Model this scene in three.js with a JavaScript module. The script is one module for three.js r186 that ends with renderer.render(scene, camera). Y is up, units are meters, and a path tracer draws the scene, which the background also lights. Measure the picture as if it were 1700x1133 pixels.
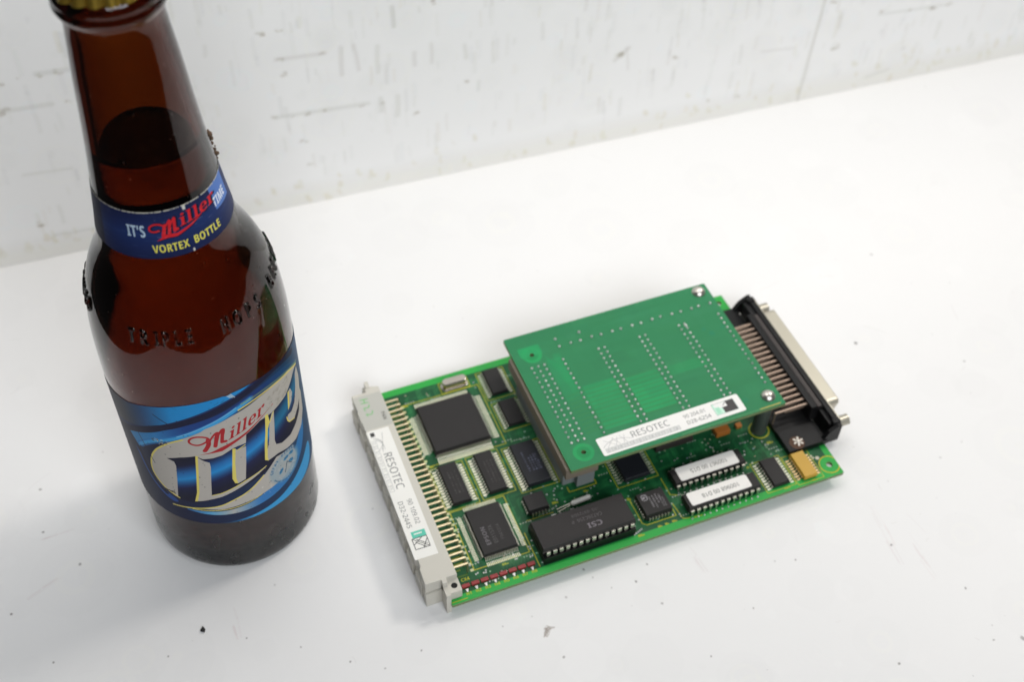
import * as THREE from 'three';
import { mergeGeometries, toCreasedNormals } from 'three/addons/utils/BufferGeometryUtils.js';
import { RoundedBoxGeometry } from 'three/addons/geometries/RoundedBoxGeometry.js';
import { RectAreaLightUniformsLib } from 'three/addons/lights/RectAreaLightUniformsLib.js';

// ---------------------------------------------------------------- camera, light, exposure
const MM = 0.001;
const scene = new THREE.Scene();
const camera = new THREE.PerspectiveCamera(31.08, 1024 / 683, 0.02, 20);
camera.position.set(-0.06724, 0.39261, 0.20296);
camera.setRotationFromMatrix(new THREE.Matrix4().makeBasis(
  new THREE.Vector3(0.928907, 0.021584, 0.369684), new THREE.Vector3(0.265304, 0.657681, -0.705032), new THREE.Vector3(-0.258352, 0.752987, 0.605198)));
camera.focus = 0.388;
camera.userData.fStop = 11.5;
scene.background = new THREE.Color().setRGB(0.03, 0.028, 0.028);      // the unlit room round the table
const renderer = new THREE.WebGLRenderer({ antialias: true });
renderer.setSize(1024, 683);
renderer.toneMapping = THREE.LinearToneMapping;
renderer.toneMappingExposure = 0.99;
renderer.shadowMap.enabled = true;
RectAreaLightUniformsLib.init();
function panel(x, y, z, tx, ty, tz, w, h, rgb, intensity) {
  const l = new THREE.RectAreaLight(new THREE.Color().setRGB(...rgb), intensity, w, h);
  l.position.set(x, y, z); l.lookAt(tx, ty, tz); scene.add(l); return l;
}
// a long lamp over the wall aimed at it, a cool ceiling panel, a warm lamp off to the right, and a small cool work lamp over the camera
panel(0.14, 0.46, -0.16, 0.14, 0, -0.7, 0.5, 0.1, [1.0, 0.976, 0.938], 8.8);
panel(0.1, 1.05, 1.15, 0.1, 0.05, -0.2, 1.1, 0.7, [0.92, 0.96, 1.0], 6.8);
panel(0.8, 0.86, -0.2, 0.0, 0, -0.14, 0.2, 0.2, [1.0, 0.95, 0.89], 30);
panel(0.02, 0.8, 0.1, 0.02, 0, -0.06, 0.03, 0.03, [0.92, 0.96, 1.0], 130);

// ---------------------------------------------------------------- helpers
let seed = 7;
const rnd = () => { seed = (seed * 1664525 + 1013904223) >>> 0; return seed / 4294967296; };
const rr = (a, b) => a + (b - a) * rnd();
const taken = {};
function numbered(n) { const k = taken[n] = (taken[n] ?? -1) + 1; return k ? n + '_' + String(k).padStart(3, '0') : n; }
function canvas(w, h) { const c = document.createElement('canvas'); c.width = w; c.height = h; return [c, c.getContext('2d')]; }
function tex(c, srgb = true) {
  const t = new THREE.CanvasTexture(c);
  if (srgb) t.colorSpace = THREE.SRGBColorSpace;
  t.wrapS = t.wrapT = THREE.MirroredRepeatWrapping; t.magFilter = THREE.LinearFilter; t.anisotropy = 8;
  return t;
}
const std = (o) => new THREE.MeshStandardMaterial(o), phys = (o) => new THREE.MeshPhysicalMaterial(o);
const lin = (r, g, b) => new THREE.Color().setRGB(r, g, b);
const rgb = (r, g, b) => new THREE.Color(`rgb(${r},${g},${b})`);
function flat(g) { return g.index ? g.toNonIndexed() : g; }
// merge millimetre geometries into one named mesh in metres
function mk(name, geos, mat, parent, off = [0, 0, 0]) {
  const list = (Array.isArray(geos) ? geos : [geos]).map(flat);
  const g = list.length > 1 ? mergeGeometries(list) : list[0].clone();
  g.translate(...off); g.scale(MM, MM, MM);
  const m = new THREE.Mesh(g, mat); m.name = name; m.castShadow = m.receiveShadow = true;
  if (parent) parent.add(m);
  return m;
}
function thing(o, label, category) { o.name = numbered(o.name); o.userData.label = label; o.userData.category = category; scene.add(o); return o; }
function structure(o, label) { o.userData.kind = 'structure'; o.userData.label = label; scene.add(o); return o; }
// board space: x along the board, d from its front edge back, h above its top face
const box = (x0, x1, d0, d1, h0, h1) => new THREE.BoxGeometry(x1 - x0, h1 - h0, d1 - d0).translate((x0 + x1) / 2, (h0 + h1) / 2, -(d0 + d1) / 2);
const rbox = (x0, x1, d0, d1, h0, h1, r = 0.3) => new RoundedBoxGeometry(x1 - x0, h1 - h0, d1 - d0, 2, r).translate((x0 + x1) / 2, (h0 + h1) / 2, -(d0 + d1) / 2);
const cyl = (x, d, h0, h1, r, n = 20, r2 = r) => new THREE.CylinderGeometry(r2, r, h1 - h0, n).translate(x, (h0 + h1) / 2, -d);
function slab(shape, h0, h1, bevel = 0) {       // a plan outline pulled up from h0 to h1
  const o = { depth: h1 - h0 - 2 * bevel, bevelEnabled: bevel > 0, bevelThickness: bevel, bevelSize: bevel, bevelOffset: -bevel, bevelSegments: 2, curveSegments: 20 };
  return new THREE.ExtrudeGeometry(shape, o).rotateX(-Math.PI / 2).translate(0, h0 + bevel, 0);
}
function rectShape(x0, x1, d0, d1, r = 0) {
  const s = new THREE.Shape();
  if (!r) { s.moveTo(x0, d0); s.lineTo(x1, d0); s.lineTo(x1, d1); s.lineTo(x0, d1); s.closePath(); return s; }
  s.moveTo(x0 + r, d0); s.lineTo(x1 - r, d0); s.quadraticCurveTo(x1, d0, x1, d0 + r); s.lineTo(x1, d1 - r); s.quadraticCurveTo(x1, d1, x1 - r, d1);
  s.lineTo(x0 + r, d1); s.quadraticCurveTo(x0, d1, x0, d1 - r); s.lineTo(x0, d0 + r); s.quadraticCurveTo(x0, d0, x0 + r, d0); return s;
}
function hole(s, x, d, r) { const p = new THREE.Path(); p.absarc(x, d, r, 0, Math.PI * 2, true); s.holes.push(p); return s; }
function planUV(g, x0, x1, d0, d1) {            // uv laid over the plan of a part
  const p = g.attributes.position, uv = g.attributes.uv;
  for (let i = 0; i < p.count; i++) uv.setXY(i, (p.getX(i) - x0) / (x1 - x0), (-p.getZ(i) - d0) / (d1 - d0));
  return g;
}
// drawing surface in millimetres, y up
function artboard(x0, x1, y0, y1, k) {
  const [c, g] = canvas(Math.round((x1 - x0) * k), Math.round((y1 - y0) * k));
  g.setTransform(k, 0, 0, -k, -x0 * k, y1 * k);
  g.lineCap = 'round'; g.lineJoin = 'round';
  return [c, g];
}
function txt(g, s, x, y, size, { rot = 0, color = '#222', font = 'sans-serif', w = 1, align = 'left', skew = 0, alpha = 1 } = {}) {
  g.save(); g.translate(x, y); g.rotate(rot); g.transform(w, 0, skew, 1, 0, 0); g.scale(size / 100, -size / 100);
  g.font = `${font.includes('bold') ? 'bold ' : ''}138px ${font.replace('bold ', '')}`; g.textAlign = align; g.textBaseline = 'alphabetic'; g.fillStyle = color; g.globalAlpha = alpha;
  g.fillText(s, 0, 0); g.restore();
}
function poly(g, a, fill, stroke, width) {
  g.beginPath(); g.moveTo(a[0], a[1]);
  for (let i = 2; i < a.length; i += 2) g.lineTo(a[i], a[i + 1]);
  if (fill) { g.closePath(); g.fillStyle = fill; g.fill(); }
  if (stroke) { g.strokeStyle = stroke; g.lineWidth = width; g.stroke(); }
}
function smooth(g, a, stroke, width, fill) {
  g.beginPath(); g.moveTo(a[0], a[1]);
  for (let i = 2; i < a.length - 2; i += 2) g.quadraticCurveTo(a[i], a[i + 1], (a[i] + a[i + 2]) / 2, (a[i + 1] + a[i + 3]) / 2);
  g.lineTo(a[a.length - 2], a[a.length - 1]);
  if (fill) { g.closePath(); g.fillStyle = fill; g.fill(); }
  if (stroke) { g.strokeStyle = stroke; g.lineWidth = width; g.stroke(); }
}
function dot(g, x, y, r, fill) { g.beginPath(); g.arc(x, y, r, 0, 7); g.fillStyle = fill; g.fill(); }
function noiseTex(n, lo, hi, coarse = 1) {
  const [c, g] = canvas(n, n), im = g.createImageData(n, n), w = Math.ceil(n / coarse);
  const v = Array.from({ length: w * w }, () => rnd());
  for (let y = 0; y < n; y++) for (let x = 0; x < n; x++) {
    const q = lo + (hi - lo) * (0.6 * v[Math.floor(y / coarse) * w + Math.floor(x / coarse)] + 0.4 * rnd()), i = (y * n + x) * 4;
    im.data[i] = im.data[i + 1] = im.data[i + 2] = q; im.data[i + 3] = 255;
  }
  g.putImageData(im, 0, 0);
  const t = tex(c, false); t.wrapS = t.wrapT = THREE.RepeatWrapping; return t;
}

// ---------------------------------------------------------------- table and wall
{
  const X0 = -160, X1 = 450, Z0 = -240, Z1 = 103, k = 3.3;
  const [c, g] = artboard(X0, X1, -Z1, -Z0, k);          // y of the artboard = -z
  g.fillStyle = 'rgb(229,228,227)'; g.fillRect(X0, -Z1, X1 - X0, Z1 - Z0);
  for (let i = 0; i < 420; i++) {                          // faint cloudy wear
    const x = rr(X0, X1), y = rr(-Z1, -Z0), r = rr(4, 22), gr = g.createRadialGradient(x, y, 0, x, y, r), a = rr(0.01, 0.035);
    const t = rnd() < 0.5 ? '190,182,174' : '246,246,248';
    gr.addColorStop(0, `rgba(${t},${a})`); gr.addColorStop(1, `rgba(${t},0)`); g.fillStyle = gr; g.fillRect(x - r, y - r, 2 * r, 2 * r);
  }
  for (let i = 0; i < 110; i++) {                          // scratches and scuffs
    const x = rr(X0, X1), y = rr(-Z1, -Z0), a = rr(0, 6.3), l = rr(1, 11);
    smooth(g, [x, y, x + Math.cos(a) * l * 0.5 + rr(-1, 1), y + Math.sin(a) * l * 0.5 + rr(-1, 1), x + Math.cos(a) * l, y + Math.sin(a) * l], `rgba(130,120,116,${rr(0.03, 0.08)})`, rr(0.2, 0.5));
  }
  for (let i = 0; i < 150; i++) dot(g, rr(X0, X1), rr(-Z1, -Z0), rr(0.12, 0.34), `rgba(84,78,76,${rr(0.06, 0.34)})`);
  const specks = [[30.4, 29.2, 1], [57.3, 10.4, 0.7], [71.6, 22.7, 0.9], [177.9, 56.9, 0.9], [174.9, 77.9, 0.9], [138.4, 73.5, 0.9], [240.5, -103.5, 1.1], [204.6, -59.7, 1.4], [162.7, 31.5, 0.9], [185, 81.1, 1.8], [-129.8, -86.3, 0.9], [-128.2, -106, 1.1], [-119.3, -67.7, 1.1], [-39, 4.3, 0.7], [50.9, -0.1, 0.9], [52.7, 4.1, 0.7], [40.4, 8.1, 0.9], [66.7, 11.3, 0.8], [73.6, 6.2, 0.7], [-144.8, -55.9, 0.9], [-53.4, -7.1, 0.7], [-28.6, 11, 0.7], [101.4, 36.2, 0.7], [78.4, 47.4, 0.7], [125.8, 24.2, 0.7], [203.5, 4.1, 0.9], [242.4, -34.6, 0.9], [-70.1, -17.2, 0.6], [-96.8, -20.1, 0.6], [-133.7, -31.9, 0.7], [-14.8, 9.1, 0.7]];
  for (const [x, z, s] of specks) { g.save(); g.translate(x, -z); g.rotate(rr(0, 3)); g.scale(1, rr(0.6, 0.9)); dot(g, 0, 0, s * 0.55, `rgba(70,64,62,${rr(0.25, 0.6)})`); g.restore(); }
  const smears = [[165.1, 11.7, 162.1, 40.1], [170.9, 27.5, 170.6, 49.6], [90.2, 0.9, 92.5, 16.9], [-72.3, -30.6, -72.5, -18.1], [-140.3, -59.2, -127, -64.6], [-133, -83.1, -119.9, -83.6]];
  for (const [a, b, e, f] of smears) for (let i = 0; i < 9; i++) { const t = rnd(), u = Math.min(1, t + rr(0.1, 0.4)), o = rr(-1.2, 1.2); smooth(g, [a + (e - a) * t + o, -(b + (f - b) * t), (a + e) / 2 + o * 1.5, -(b + f) / 2, a + (e - a) * u + o, -(b + (f - b) * u)], `rgba(176,150,150,${rr(0.03, 0.07)})`, rr(0.3, 0.9)); }
  for (let i = 0; i < 10; i++) smooth(g, [rr(26.8, 30), -rr(16.5, 20), rr(27, 31), -rr(16, 19), rr(28, 32), -rr(15.6, 18)], 'rgba(110,98,86,0.3)', rr(0.2, 0.5));
  const t = tex(c), bump = noiseTex(256, 100, 155, 4); bump.repeat.set(7, 4);
  const mat = phys({ map: t, roughness: 0.42, bumpMap: bump, bumpScale: 0.00006, specularIntensity: 0.8 });
  // table top: back edge along the wall, front edge below the camera
  const rim = [[-240, 244], [640, 203], [640, -150]];           // back edge under the wall, worn uneven front edge
  for (let x = 628; x > -240; x -= rr(5, 16)) rim.push([x, -141 + 0.024 * (200 - x) * -0.5 + rr(-4, 4)]);
  rim.push([-240, -132]);
  const s = new THREE.Shape(rim.map((p) => new THREE.Vector2(...p)));
  const geo = planUV(slab(s, -32, 0, 1), X0, X1, -Z1, -Z0);
  structure(mk('table_top', geo, mat), 'white painted table top with small dark specks and scuffs');
}
{
  const U0 = -120, U1 = 460, k = 1.5, H = 150;
  const [c, g] = artboard(U0, U1, 0, H, k);
  g.fillStyle = 'rgb(243,242,240)'; g.fillRect(U0, 0, U1 - U0, H);
  const low = g.createLinearGradient(0, 0, 0, 16); low.addColorStop(0, 'rgba(214,210,192,0.25)'); low.addColorStop(0.5, 'rgba(216,212,196,0.2)'); low.addColorStop(1, 'rgba(210,208,200,0)');
  g.fillStyle = low; g.fillRect(U0, 0, U1 - U0, 16);       // grime rubbed in along the table
  for (let i = 0; i < 500; i++) {
    const x = rr(U0, U1), y = rr(0, H), r = rr(2, 15), a = rr(0.02, 0.07), q = rnd() < 0.5 ? '196,194,184' : '240,243,248', gr = g.createRadialGradient(x, y, 0, x, y, r);
    gr.addColorStop(0, `rgba(${q},${a})`); gr.addColorStop(1, `rgba(${q},0)`); g.fillStyle = gr; g.fillRect(x - r, y - r, 2 * r, 2 * r);
  }
  for (let i = 0; i < 1500; i++) {                         // thin vertical drags in the old paint
    const x = rr(U0, U1), y = rr(20, H), l = rr(1.5, 12), n = Math.sin(x * 0.19 + 1.3 * Math.sin(y * 0.11)) * Math.sin(y * 0.13 + 0.05 * x);
    if (n < 0.12) continue;
    poly(g, [x, y, x + rr(-0.4, 0.4), y - l], null, `rgba(${rnd() < 0.35 ? '176,166,132' : '158,158,150'},${rr(0.02, 0.09) * (0.5 + n)})`, rr(0.5, 2.2));
  }
  for (let i = 0; i < 260; i++) {                          // rows of short vertical streaks, as roller edges leave them
    const row = [78, 98, 72, 50, 46, 30, 110][Math.floor(rnd() * 7)], x = rr(U0, U1), y = row + rr(-7, 5) - 0.03 * x, l = rr(2, 11);
    smooth(g, [x, y, x + rr(-0.3, 0.3), y - l / 2, x + rr(-0.5, 0.5), y - l], `rgba(150,146,130,${rr(0.03, 0.09)})`, rr(0.6, 2));
  }
  for (let i = 0; i < 110; i++) { const x = rr(U0, U1), y = rr(3, 15) + (rnd() < 0.2 ? 6 : 0); smooth(g, [x, y, x + rr(-1, 1), y - rr(1, 3), x + rr(-1, 2), y - rr(1, 4)], `rgba(186,174,130,${rr(0.06, 0.2)})`, rr(0.8, 2.6)); }
  const dots = [[7, 81.8, 2.1], [23.9, 81.8, 1.7], [72.4, 96.7, 2.4], [15.2, 52.3, 2.8], [22.6, 51.6, 2.1], [8.7, 51.6, 1.7], [38.9, 50.4, 2.1], [48.2, 49.6, 1.7], [64, 40.7, 2.4], [87.5, 52.5, 2.1], [7.2, 74.4, 2.1], [-0.2, 53.1, 2.1], [-0.2, 96.3, 2.8], [7.7, 95.9, 2.1], [11.4, 36.8, 2.4], [13.2, 22.9, 2.1], [303.6, 46.7, 2.1], [319.8, 44.5, 2.4], [333.5, 41.8, 3.4], [342.6, 42.9, 2.1], [281.3, 30.2, 3.4], [273.1, 57.6, 2.4], [191.4, 42.9, 2.4], [163.1, 51.1, 4.1], [322.7, 20.7, 1.7], [212.9, 12.9, 2.1], [229.6, 11.4, 2.1], [-80.2, 95.2, 3.1], [-87.5, 94.8, 2.1], [-104, 80.9, 4.1], [-95, 95.7, 1.4], [-102.1, 94.4, 2.4], [-79.6, 80.5, 1.7], [-105.3, 20.6, 3.4]];
  for (const [x, y, s] of dots) for (let i = 0; i < 4; i++) { g.save(); g.translate(x + rr(-0.6, 0.6) * s, y + rr(-0.4, 0.4) * s); g.scale(1.2, 0.7); dot(g, 0, 0, s * rr(0.2, 0.42), `rgba(128,118,96,${rr(0.12, 0.26)})`); g.restore(); }
  const lines = [[5, 82.2, 25.5, 81.4], [38, 82.4, 39.2, 69.8], [47.9, 80.3, 47.6, 66.7], [55.7, 97.8, 55.7, 88.4], [32.3, 82.4, 31.7, 68.9], [87.1, 72, 87.6, 65.6], [47.8, 52.3, 47.9, 45.6], [55.5, 51.9, 55, 41.2], [64.1, 73.2, 64.1, 66.8], [71.8, 76.5, 71.8, 66.4], [160, 48.6, 166.8, 53.9], [165.6, 54.1, 167.5, 41.5], [0.4, 52.9, 42.2, 51], [301.3, 45, 344.7, 42.9], [238.6, 36.3, 256.7, 34.7], [304.6, 6.8, 317.4, 8.7], [-102.3, 12.6, -84.7, 11.8], [-105.9, 48.2, -86.8, 47.1], [-88.6, 96, -76, 95.4], [-104.5, 81, -86.1, 80.8]];
  for (const [a, b, e, f] of lines) for (let i = 0; i < 2; i++) smooth(g, [a + rr(-0.4, 0.4), b + rr(-0.4, 0.4), (a + e) / 2 + rr(-0.5, 0.5), (b + f) / 2 + rr(-0.5, 0.5), e, f], `rgba(140,136,122,${rr(0.04, 0.09)})`, rr(1, 2.6));
  smooth(g, [266.1, 0, 267, 31, 268.5, 66, 270, 150], 'rgba(190,187,178,0.4)', 1.6);
  const mat = std({ map: tex(c), roughness: 0.62 });
  const back = (x) => -226 + 0.046 * x;
  const s = new THREE.Shape([[-260, 420], [660, 420], [660, -40], [-260, -40]].map((p) => new THREE.Vector2(...p)));
  const geo = new THREE.ExtrudeGeometry(s, { depth: 18, bevelEnabled: false });
  const p = geo.attributes.position, uv = geo.attributes.uv;
  for (let i = 0; i < p.count; i++) { uv.setXY(i, (p.getX(i) - U0) / (U1 - U0), p.getY(i) / H); p.setZ(i, p.getZ(i) - 18 + back(p.getX(i))); }
  geo.computeVertexNormals();
  structure(mk('wall', geo, mat), 'scuffed white wall board standing behind the table');
}

// ---------------------------------------------------------------- materials of the board
const grain = noiseTex(256, 90, 165, 1); grain.repeat.set(0.35, 0.35);
const M = {
  chip: phys({ color: lin(0.016, 0.0142, 0.0142), roughness: 0.5, specularIntensity: 0.6 }),
  chipBlue: phys({ color: lin(0.013, 0.014, 0.018), roughness: 0.42, specularIntensity: 0.6 }),
  black: phys({ color: lin(0.0055, 0.0055, 0.006), roughness: 0.4, specularIntensity: 0.5 }),
  brownBlack: std({ color: lin(0.03, 0.022, 0.02), roughness: 0.5 }),
  tin: std({ color: lin(0.66, 0.63, 0.54), roughness: 0.33, metalness: 0.85 }),
  tinPale: std({ color: lin(0.74, 0.72, 0.56), roughness: 0.42, metalness: 0.6 }),
  pinMetal: std({ color: lin(0.68, 0.57, 0.37), roughness: 0.36, metalness: 0.9 }),
  pinDull: std({ color: lin(0.36, 0.27, 0.21), roughness: 0.45, metalness: 0.75 }),
  steel: std({ color: lin(0.6, 0.57, 0.52), roughness: 0.34, metalness: 1 }),
  copperTin: std({ color: lin(0.78, 0.54, 0.28), roughness: 0.35, metalness: 0.7 }),
  canMetal: std({ color: lin(0.5, 0.46, 0.41), roughness: 0.24, metalness: 1 }),
  shell: std({ color: lin(0.5, 0.47, 0.39), roughness: 0.36, metalness: 0.9 }),
  grey: std({ color: lin(0.56, 0.535, 0.47), roughness: 0.55 }),
  greyDark: std({ color: lin(0.2, 0.22, 0.22), roughness: 0.6 }),
  post: std({ color: lin(0.07, 0.085, 0.075), roughness: 0.5, metalness: 0.3 }),
  brown: std({ color: lin(0.2, 0.165, 0.125), roughness: 0.6 }),
  amber: std({ color: lin(0.52, 0.3, 0.03), roughness: 0.45 }),
  orange: std({ color: lin(0.42, 0.14, 0.02), roughness: 0.5 }),
  red: std({ color: lin(0.26, 0.018, 0.02), roughness: 0.45 }),
  white: std({ color: lin(0.82, 0.8, 0.76), roughness: 0.5 }),
  edge: std({ color: lin(0.15, 0.2, 0.08), roughness: 0.6 }),
  solder: std({ color: lin(0.56, 0.56, 0.55), roughness: 0.34, metalness: 0.9 }),
  hole: std({ color: lin(0.008, 0.008, 0.008), roughness: 0.8 }),
};
const HB = 6.5, OFF = [-80, HB, 50];
const board = new THREE.Group(); board.name = 'circuit_board'; board.position.set(0.08, 0, -0.05);
thing(board, 'green circuit board with chips, a raised smaller board and connectors at both ends', 'circuit board');
const bp = (name, geos, mat, parent = board) => mk(name, geos, mat, parent, OFF);
const stuff = (m) => { m.userData.kind = 'stuff'; return m; };

// ---- plan of the chips, in millimetres of the board
const SO = [  // x0 x1 d0 d1 top leads-per-side material
  { n: 'small', x0: 46.8, x1: 53.8, d0: 82, d1: 95, t: 2.4, k: 10, m: 'chip' },
  { n: 'small', x0: 47.2, x1: 54.4, d0: 65.3, d1: 78, t: 2.4, k: 10, m: 'chip' },
  { n: 'ram', x0: 43.4, x1: 53.2, d0: 36, d1: 56, t: 2.7, k: 16, m: 'chipBlue' },
  { n: 'ram', x0: 14.2, x1: 21.7, d0: 38.1, d1: 56.6, t: 2.6, k: 14, m: 'chip' },
  { n: 'ram', x0: 28.8, x1: 36.2, d0: 38.2, d1: 57, t: 2.6, k: 14, m: 'chip' },
  { n: 'logic', x0: 130.4, x1: 137.4, d0: 2.8, d1: 15.3, t: 2.5, k: 10, m: 'chip' },
  { n: 'net', x0: 143.2, x1: 149.1, d0: 1.9, d1: 13.7, t: 2.6, k: 8, m: 'amber' },
  { n: 'under', x0: 78.5, x1: 89.4, d0: 25.1, d1: 44, t: 2.6, k: 14, m: 'chipBlue' },
];
const SOW = { small: 1.7, ram: 2.2, logic: 2.1, net: 2, under: 2.4 };

// ---- the printed faces
const [pcbC, pcbG] = artboard(0, 160, 0, 100, 12.5);
{
  const g = pcbG, Y = 'rgb(176,168,40)';
  g.fillStyle = 'rgb(44,158,66)'; g.fillRect(0, 0, 160, 100);
  g.fillStyle = 'rgb(21,80,46)'; g.beginPath(); g.roundRect(2.2, 3.1, 155.2, 93.7, 1.2); g.fill();   // copper planes below the lacquer
  g.fillStyle = 'rgb(44,158,66)'; g.beginPath(); g.arc(156.6, 5.3, 3.6, 0, 7); g.fill(); g.fillRect(152, 0, 8, 5.2); g.fillRect(148, 88, 12, 12);
  for (let i = 0; i < 260; i++) { g.fillStyle = `rgba(${rnd() < 0.5 ? '12,56,30' : '34,112,62'},${rr(0.08, 0.3)})`; g.fillRect(rr(3, 150), rr(4, 92), rr(1, 14), rr(0.6, 6)); }
  for (let i = 0; i < 620; i++) {                            // tracks
    const x = rr(12, 154), y = rr(5, 96), h = rnd() < 0.5, l = rr(1.5, 9), n = Math.floor(rr(1, 6));
    for (let j = 0; j < n; j++) { const o = j * 0.55; poly(g, h ? [x, y + o, x + l, y + o, x + l + 1, y + o + 1] : [x + o, y, x + o, y + l, x + o + 1, y + l + 1], null, `rgba(58,146,82,${rr(0.25, 0.6)})`, 0.22); }
  }
  for (const q of SO) {                                      // silk outlines, part numbers
    const e = SOW[q.n];
    g.strokeStyle = Y; g.lineWidth = 0.28; g.strokeRect(q.x0 - e - 0.6, q.d0 - 0.9, q.x1 - q.x0 + 2 * e + 1.2, q.d1 - q.d0 + 1.8);
  }
  const line = (...a) => poly(g, a, null, Y, 0.34);
  line(9, 90.6, 43.5, 90.6, 43.5, 59, 11, 59); line(12.2, 36.6, 12.2, 10.6, 33.6, 10.6, 33.6, 36.6, 12.2, 36.6); line(34.8, 3.6, 34.8, 18.6); line(57.5, 31.6, 57.5, 29.3, 68.7, 29.3, 68.7, 31.4);
  line(77.2, 17.6, 77.2, 6.8, 78.6, 5.6, 90.6, 5.6, 90.6, 17.6); line(37.6, 23.2, 48.2, 23.2); line(92.6, 22.6, 92.6, 14.6, 95, 13.6); line(91.6, 10.8, 92.4, 3.4, 95, 2.8); line(29, 90.9, 40.5, 90.9, 40.5, 96.4, 28.6, 96.4, 28.6, 91);
  line(0.4, 1, 6, 1); g.strokeStyle = Y; g.lineWidth = 0.5;
  for (const [x, y, r] of [[139.2, 29.6, 3.9], [139.2, 87.8, 3.9], [156.6, 5.3, 3.9]]) { g.beginPath(); g.arc(x, y, r, 0, 7); g.stroke(); }
  for (let i = 0; i < 8; i++) txt(g, 'H' + (i + 1), 6.1 + i * 3.57, 1.9, 1.25, { color: Y, font: 'bold sans-serif' });
  txt(g, 'CX4', 6.2, 7.6, 1.3, { color: Y, font: 'bold sans-serif' });
  for (const [x, y, w, h] of [[49.4, 26.4, 2.4, 1.2], [22.3, 8.6, 2.6, 1], [76.4, 17.8, 1.6, 1.4], [73.4, 1.9, 2.6, 1.1], [62.6, 27.2, 2, 1], [139, 22.2, 2.6, 1.3], [144.5, 15.2, 1.8, 1], [134.6, 1.2, 2.6, 0.9], [146.6, 0.7, 2.4, 0.8], [11.4, 89.6, 2.4, 1.2], [12, 58.2, 1.6, 1], [125.6, 19.8, 1.2, 1], [125.8, 14.8, 1.2, 1], [82, 3, 1.8, 1], [85, 3.1, 1.6, 1], [88, 3.2, 2, 1], [96.5, 2.0, 3.6, 0.8]])
    for (let i = 0; i < 5; i++) { g.fillStyle = Y; g.globalAlpha = 0.85; g.fillRect(x + (i % 3) * w / 3, y + (i % 2) * h * 0.35, w / 3.4, h * 0.55); g.globalAlpha = 1; }
  // pad fields
  const pad = (x, y, w, h) => { g.fillStyle = `rgb(${196 + rr(-10, 10)},${196 + rr(-10, 10)},${150 + rr(-10, 10)})`; g.fillRect(x - w / 2, y - h / 2, w, h); };
  for (let i = 0; i < 32; i++) { const y = 10.9 + i * 2.548; g.fillStyle = `rgba(150,140,40,${rr(0.35, 0.8)})`; g.fillRect(5, y - 1.35, rr(2.5, 4.6), 0.7); pad(11.4, y, 1.2, 1.1); }
  // vias
  for (let i = 0; i < 700; i++) {
    const x = rr(11, 156), y = rr(4, 96); if (x > 142 && y < 20) continue;
    dot(g, x, y, 0.36, 'rgba(70,120,84,0.8)'); dot(g, x, y, 0.28, `rgb(${168 + rr(-25, 30)},${172 + rr(-25, 30)},${160 + rr(-25, 30)})`);
    if (rnd() < 0.3) for (let j = 1; j < 4; j++) dot(g, x + j * 1.1, y, 0.28, 'rgb(170,176,164)');
  }
  for (let i = 0; i < 5; i++) dot(g, 72.4 + i * 0.85, 3.4 + i * 0.32, 0.4, 'rgb(215,218,214)');
  for (const [x, y, r] of [[153.8, 9.6, 0.8], [152, 11.2, 0.45], [152.3, 10.2, 0.45], [126.6, 17.4, 0.5], [99, 25, 0.5]]) dot(g, x, y, r, 'rgb(196,186,170)');
  for (let i = 0; i < 46; i++) { const x = i * 0.28; poly(g, [21 + x, 9.4 - (i % 5) * 0.5, 22.5 + x, 10], null, 'rgba(120,160,110,0.5)', 0.12); }
}
const pcbTop = phys({ map: tex(pcbC), roughness: 0.42, specularIntensity: 0.5 });
{
  const s = rectShape(0, 160, 0, 100, 0.4); hole(s, 156.6, 5.3, 1.25); hole(s, 156.6, 96, 1.25);
  const g = slab(s, -1.6, 0);
  planUV(g, 0, 160, 0, 100);
  mkTwo('board', g, [pcbTop, M.edge], board);
}
function mkTwo(name, g, mats, parent) {       // ExtrudeGeometry keeps its two material groups
  g.translate(...OFF); g.scale(MM, MM, MM);
  const m = new THREE.Mesh(g, mats); m.name = name; m.castShadow = m.receiveShadow = true; parent.add(m); return m;
}

// ---- chips
function chipBody(x0, x1, d0, d1, h0, h1, taper = 0.18) {
  const hm = h0 + (h1 - h0) * 0.45, mid = [[x0, d0], [x1, d0], [x1, d1], [x0, d1]], inn = (t) => [[x0 + t, d0 + t], [x1 - t, d0 + t], [x1 - t, d1 - t], [x0 + t, d1 - t]];
  const ring = (a, h) => a.map(([x, d]) => [x, h, -d]), b = 0.1;
  const R = [ring(inn(taper), h0), ring(mid, hm), ring(inn(taper), h1 - b), ring(inn(taper + b), h1)], v = [], uv = [];
  const quad = (a, b2, c, d) => { for (const q of [a, b2, c, a, c, d]) { v.push(...q); uv.push(q[0] * 0.05, q[2] * 0.05); } };
  for (let r = 0; r < 3; r++) for (let i = 0; i < 4; i++) { const j = (i + 1) % 4; quad(R[r][i], R[r][j], R[r + 1][j], R[r + 1][i]); }
  quad(R[3][0], R[3][1], R[3][2], R[3][3]); quad(R[0][3], R[0][2], R[0][1], R[0][0]);
  const g = new THREE.BufferGeometry();
  g.setAttribute('position', new THREE.Float32BufferAttribute(v, 3)); g.setAttribute('uv', new THREE.Float32BufferAttribute(uv, 2)); g.computeVertexNormals();
  return g;
}
const ribbon = (pts, th) => {                 // a thick polyline profile
  const s = new THREE.Shape(); s.moveTo(pts[0][0], pts[0][1] + th / 2);
  for (const p of pts.slice(1)) s.lineTo(p[0] + th * 0.3, p[1] + th / 2);
  for (const p of [...pts].reverse()) s.lineTo(p[0], p[1] - th / 2);
  s.closePath(); return s;
};
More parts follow.
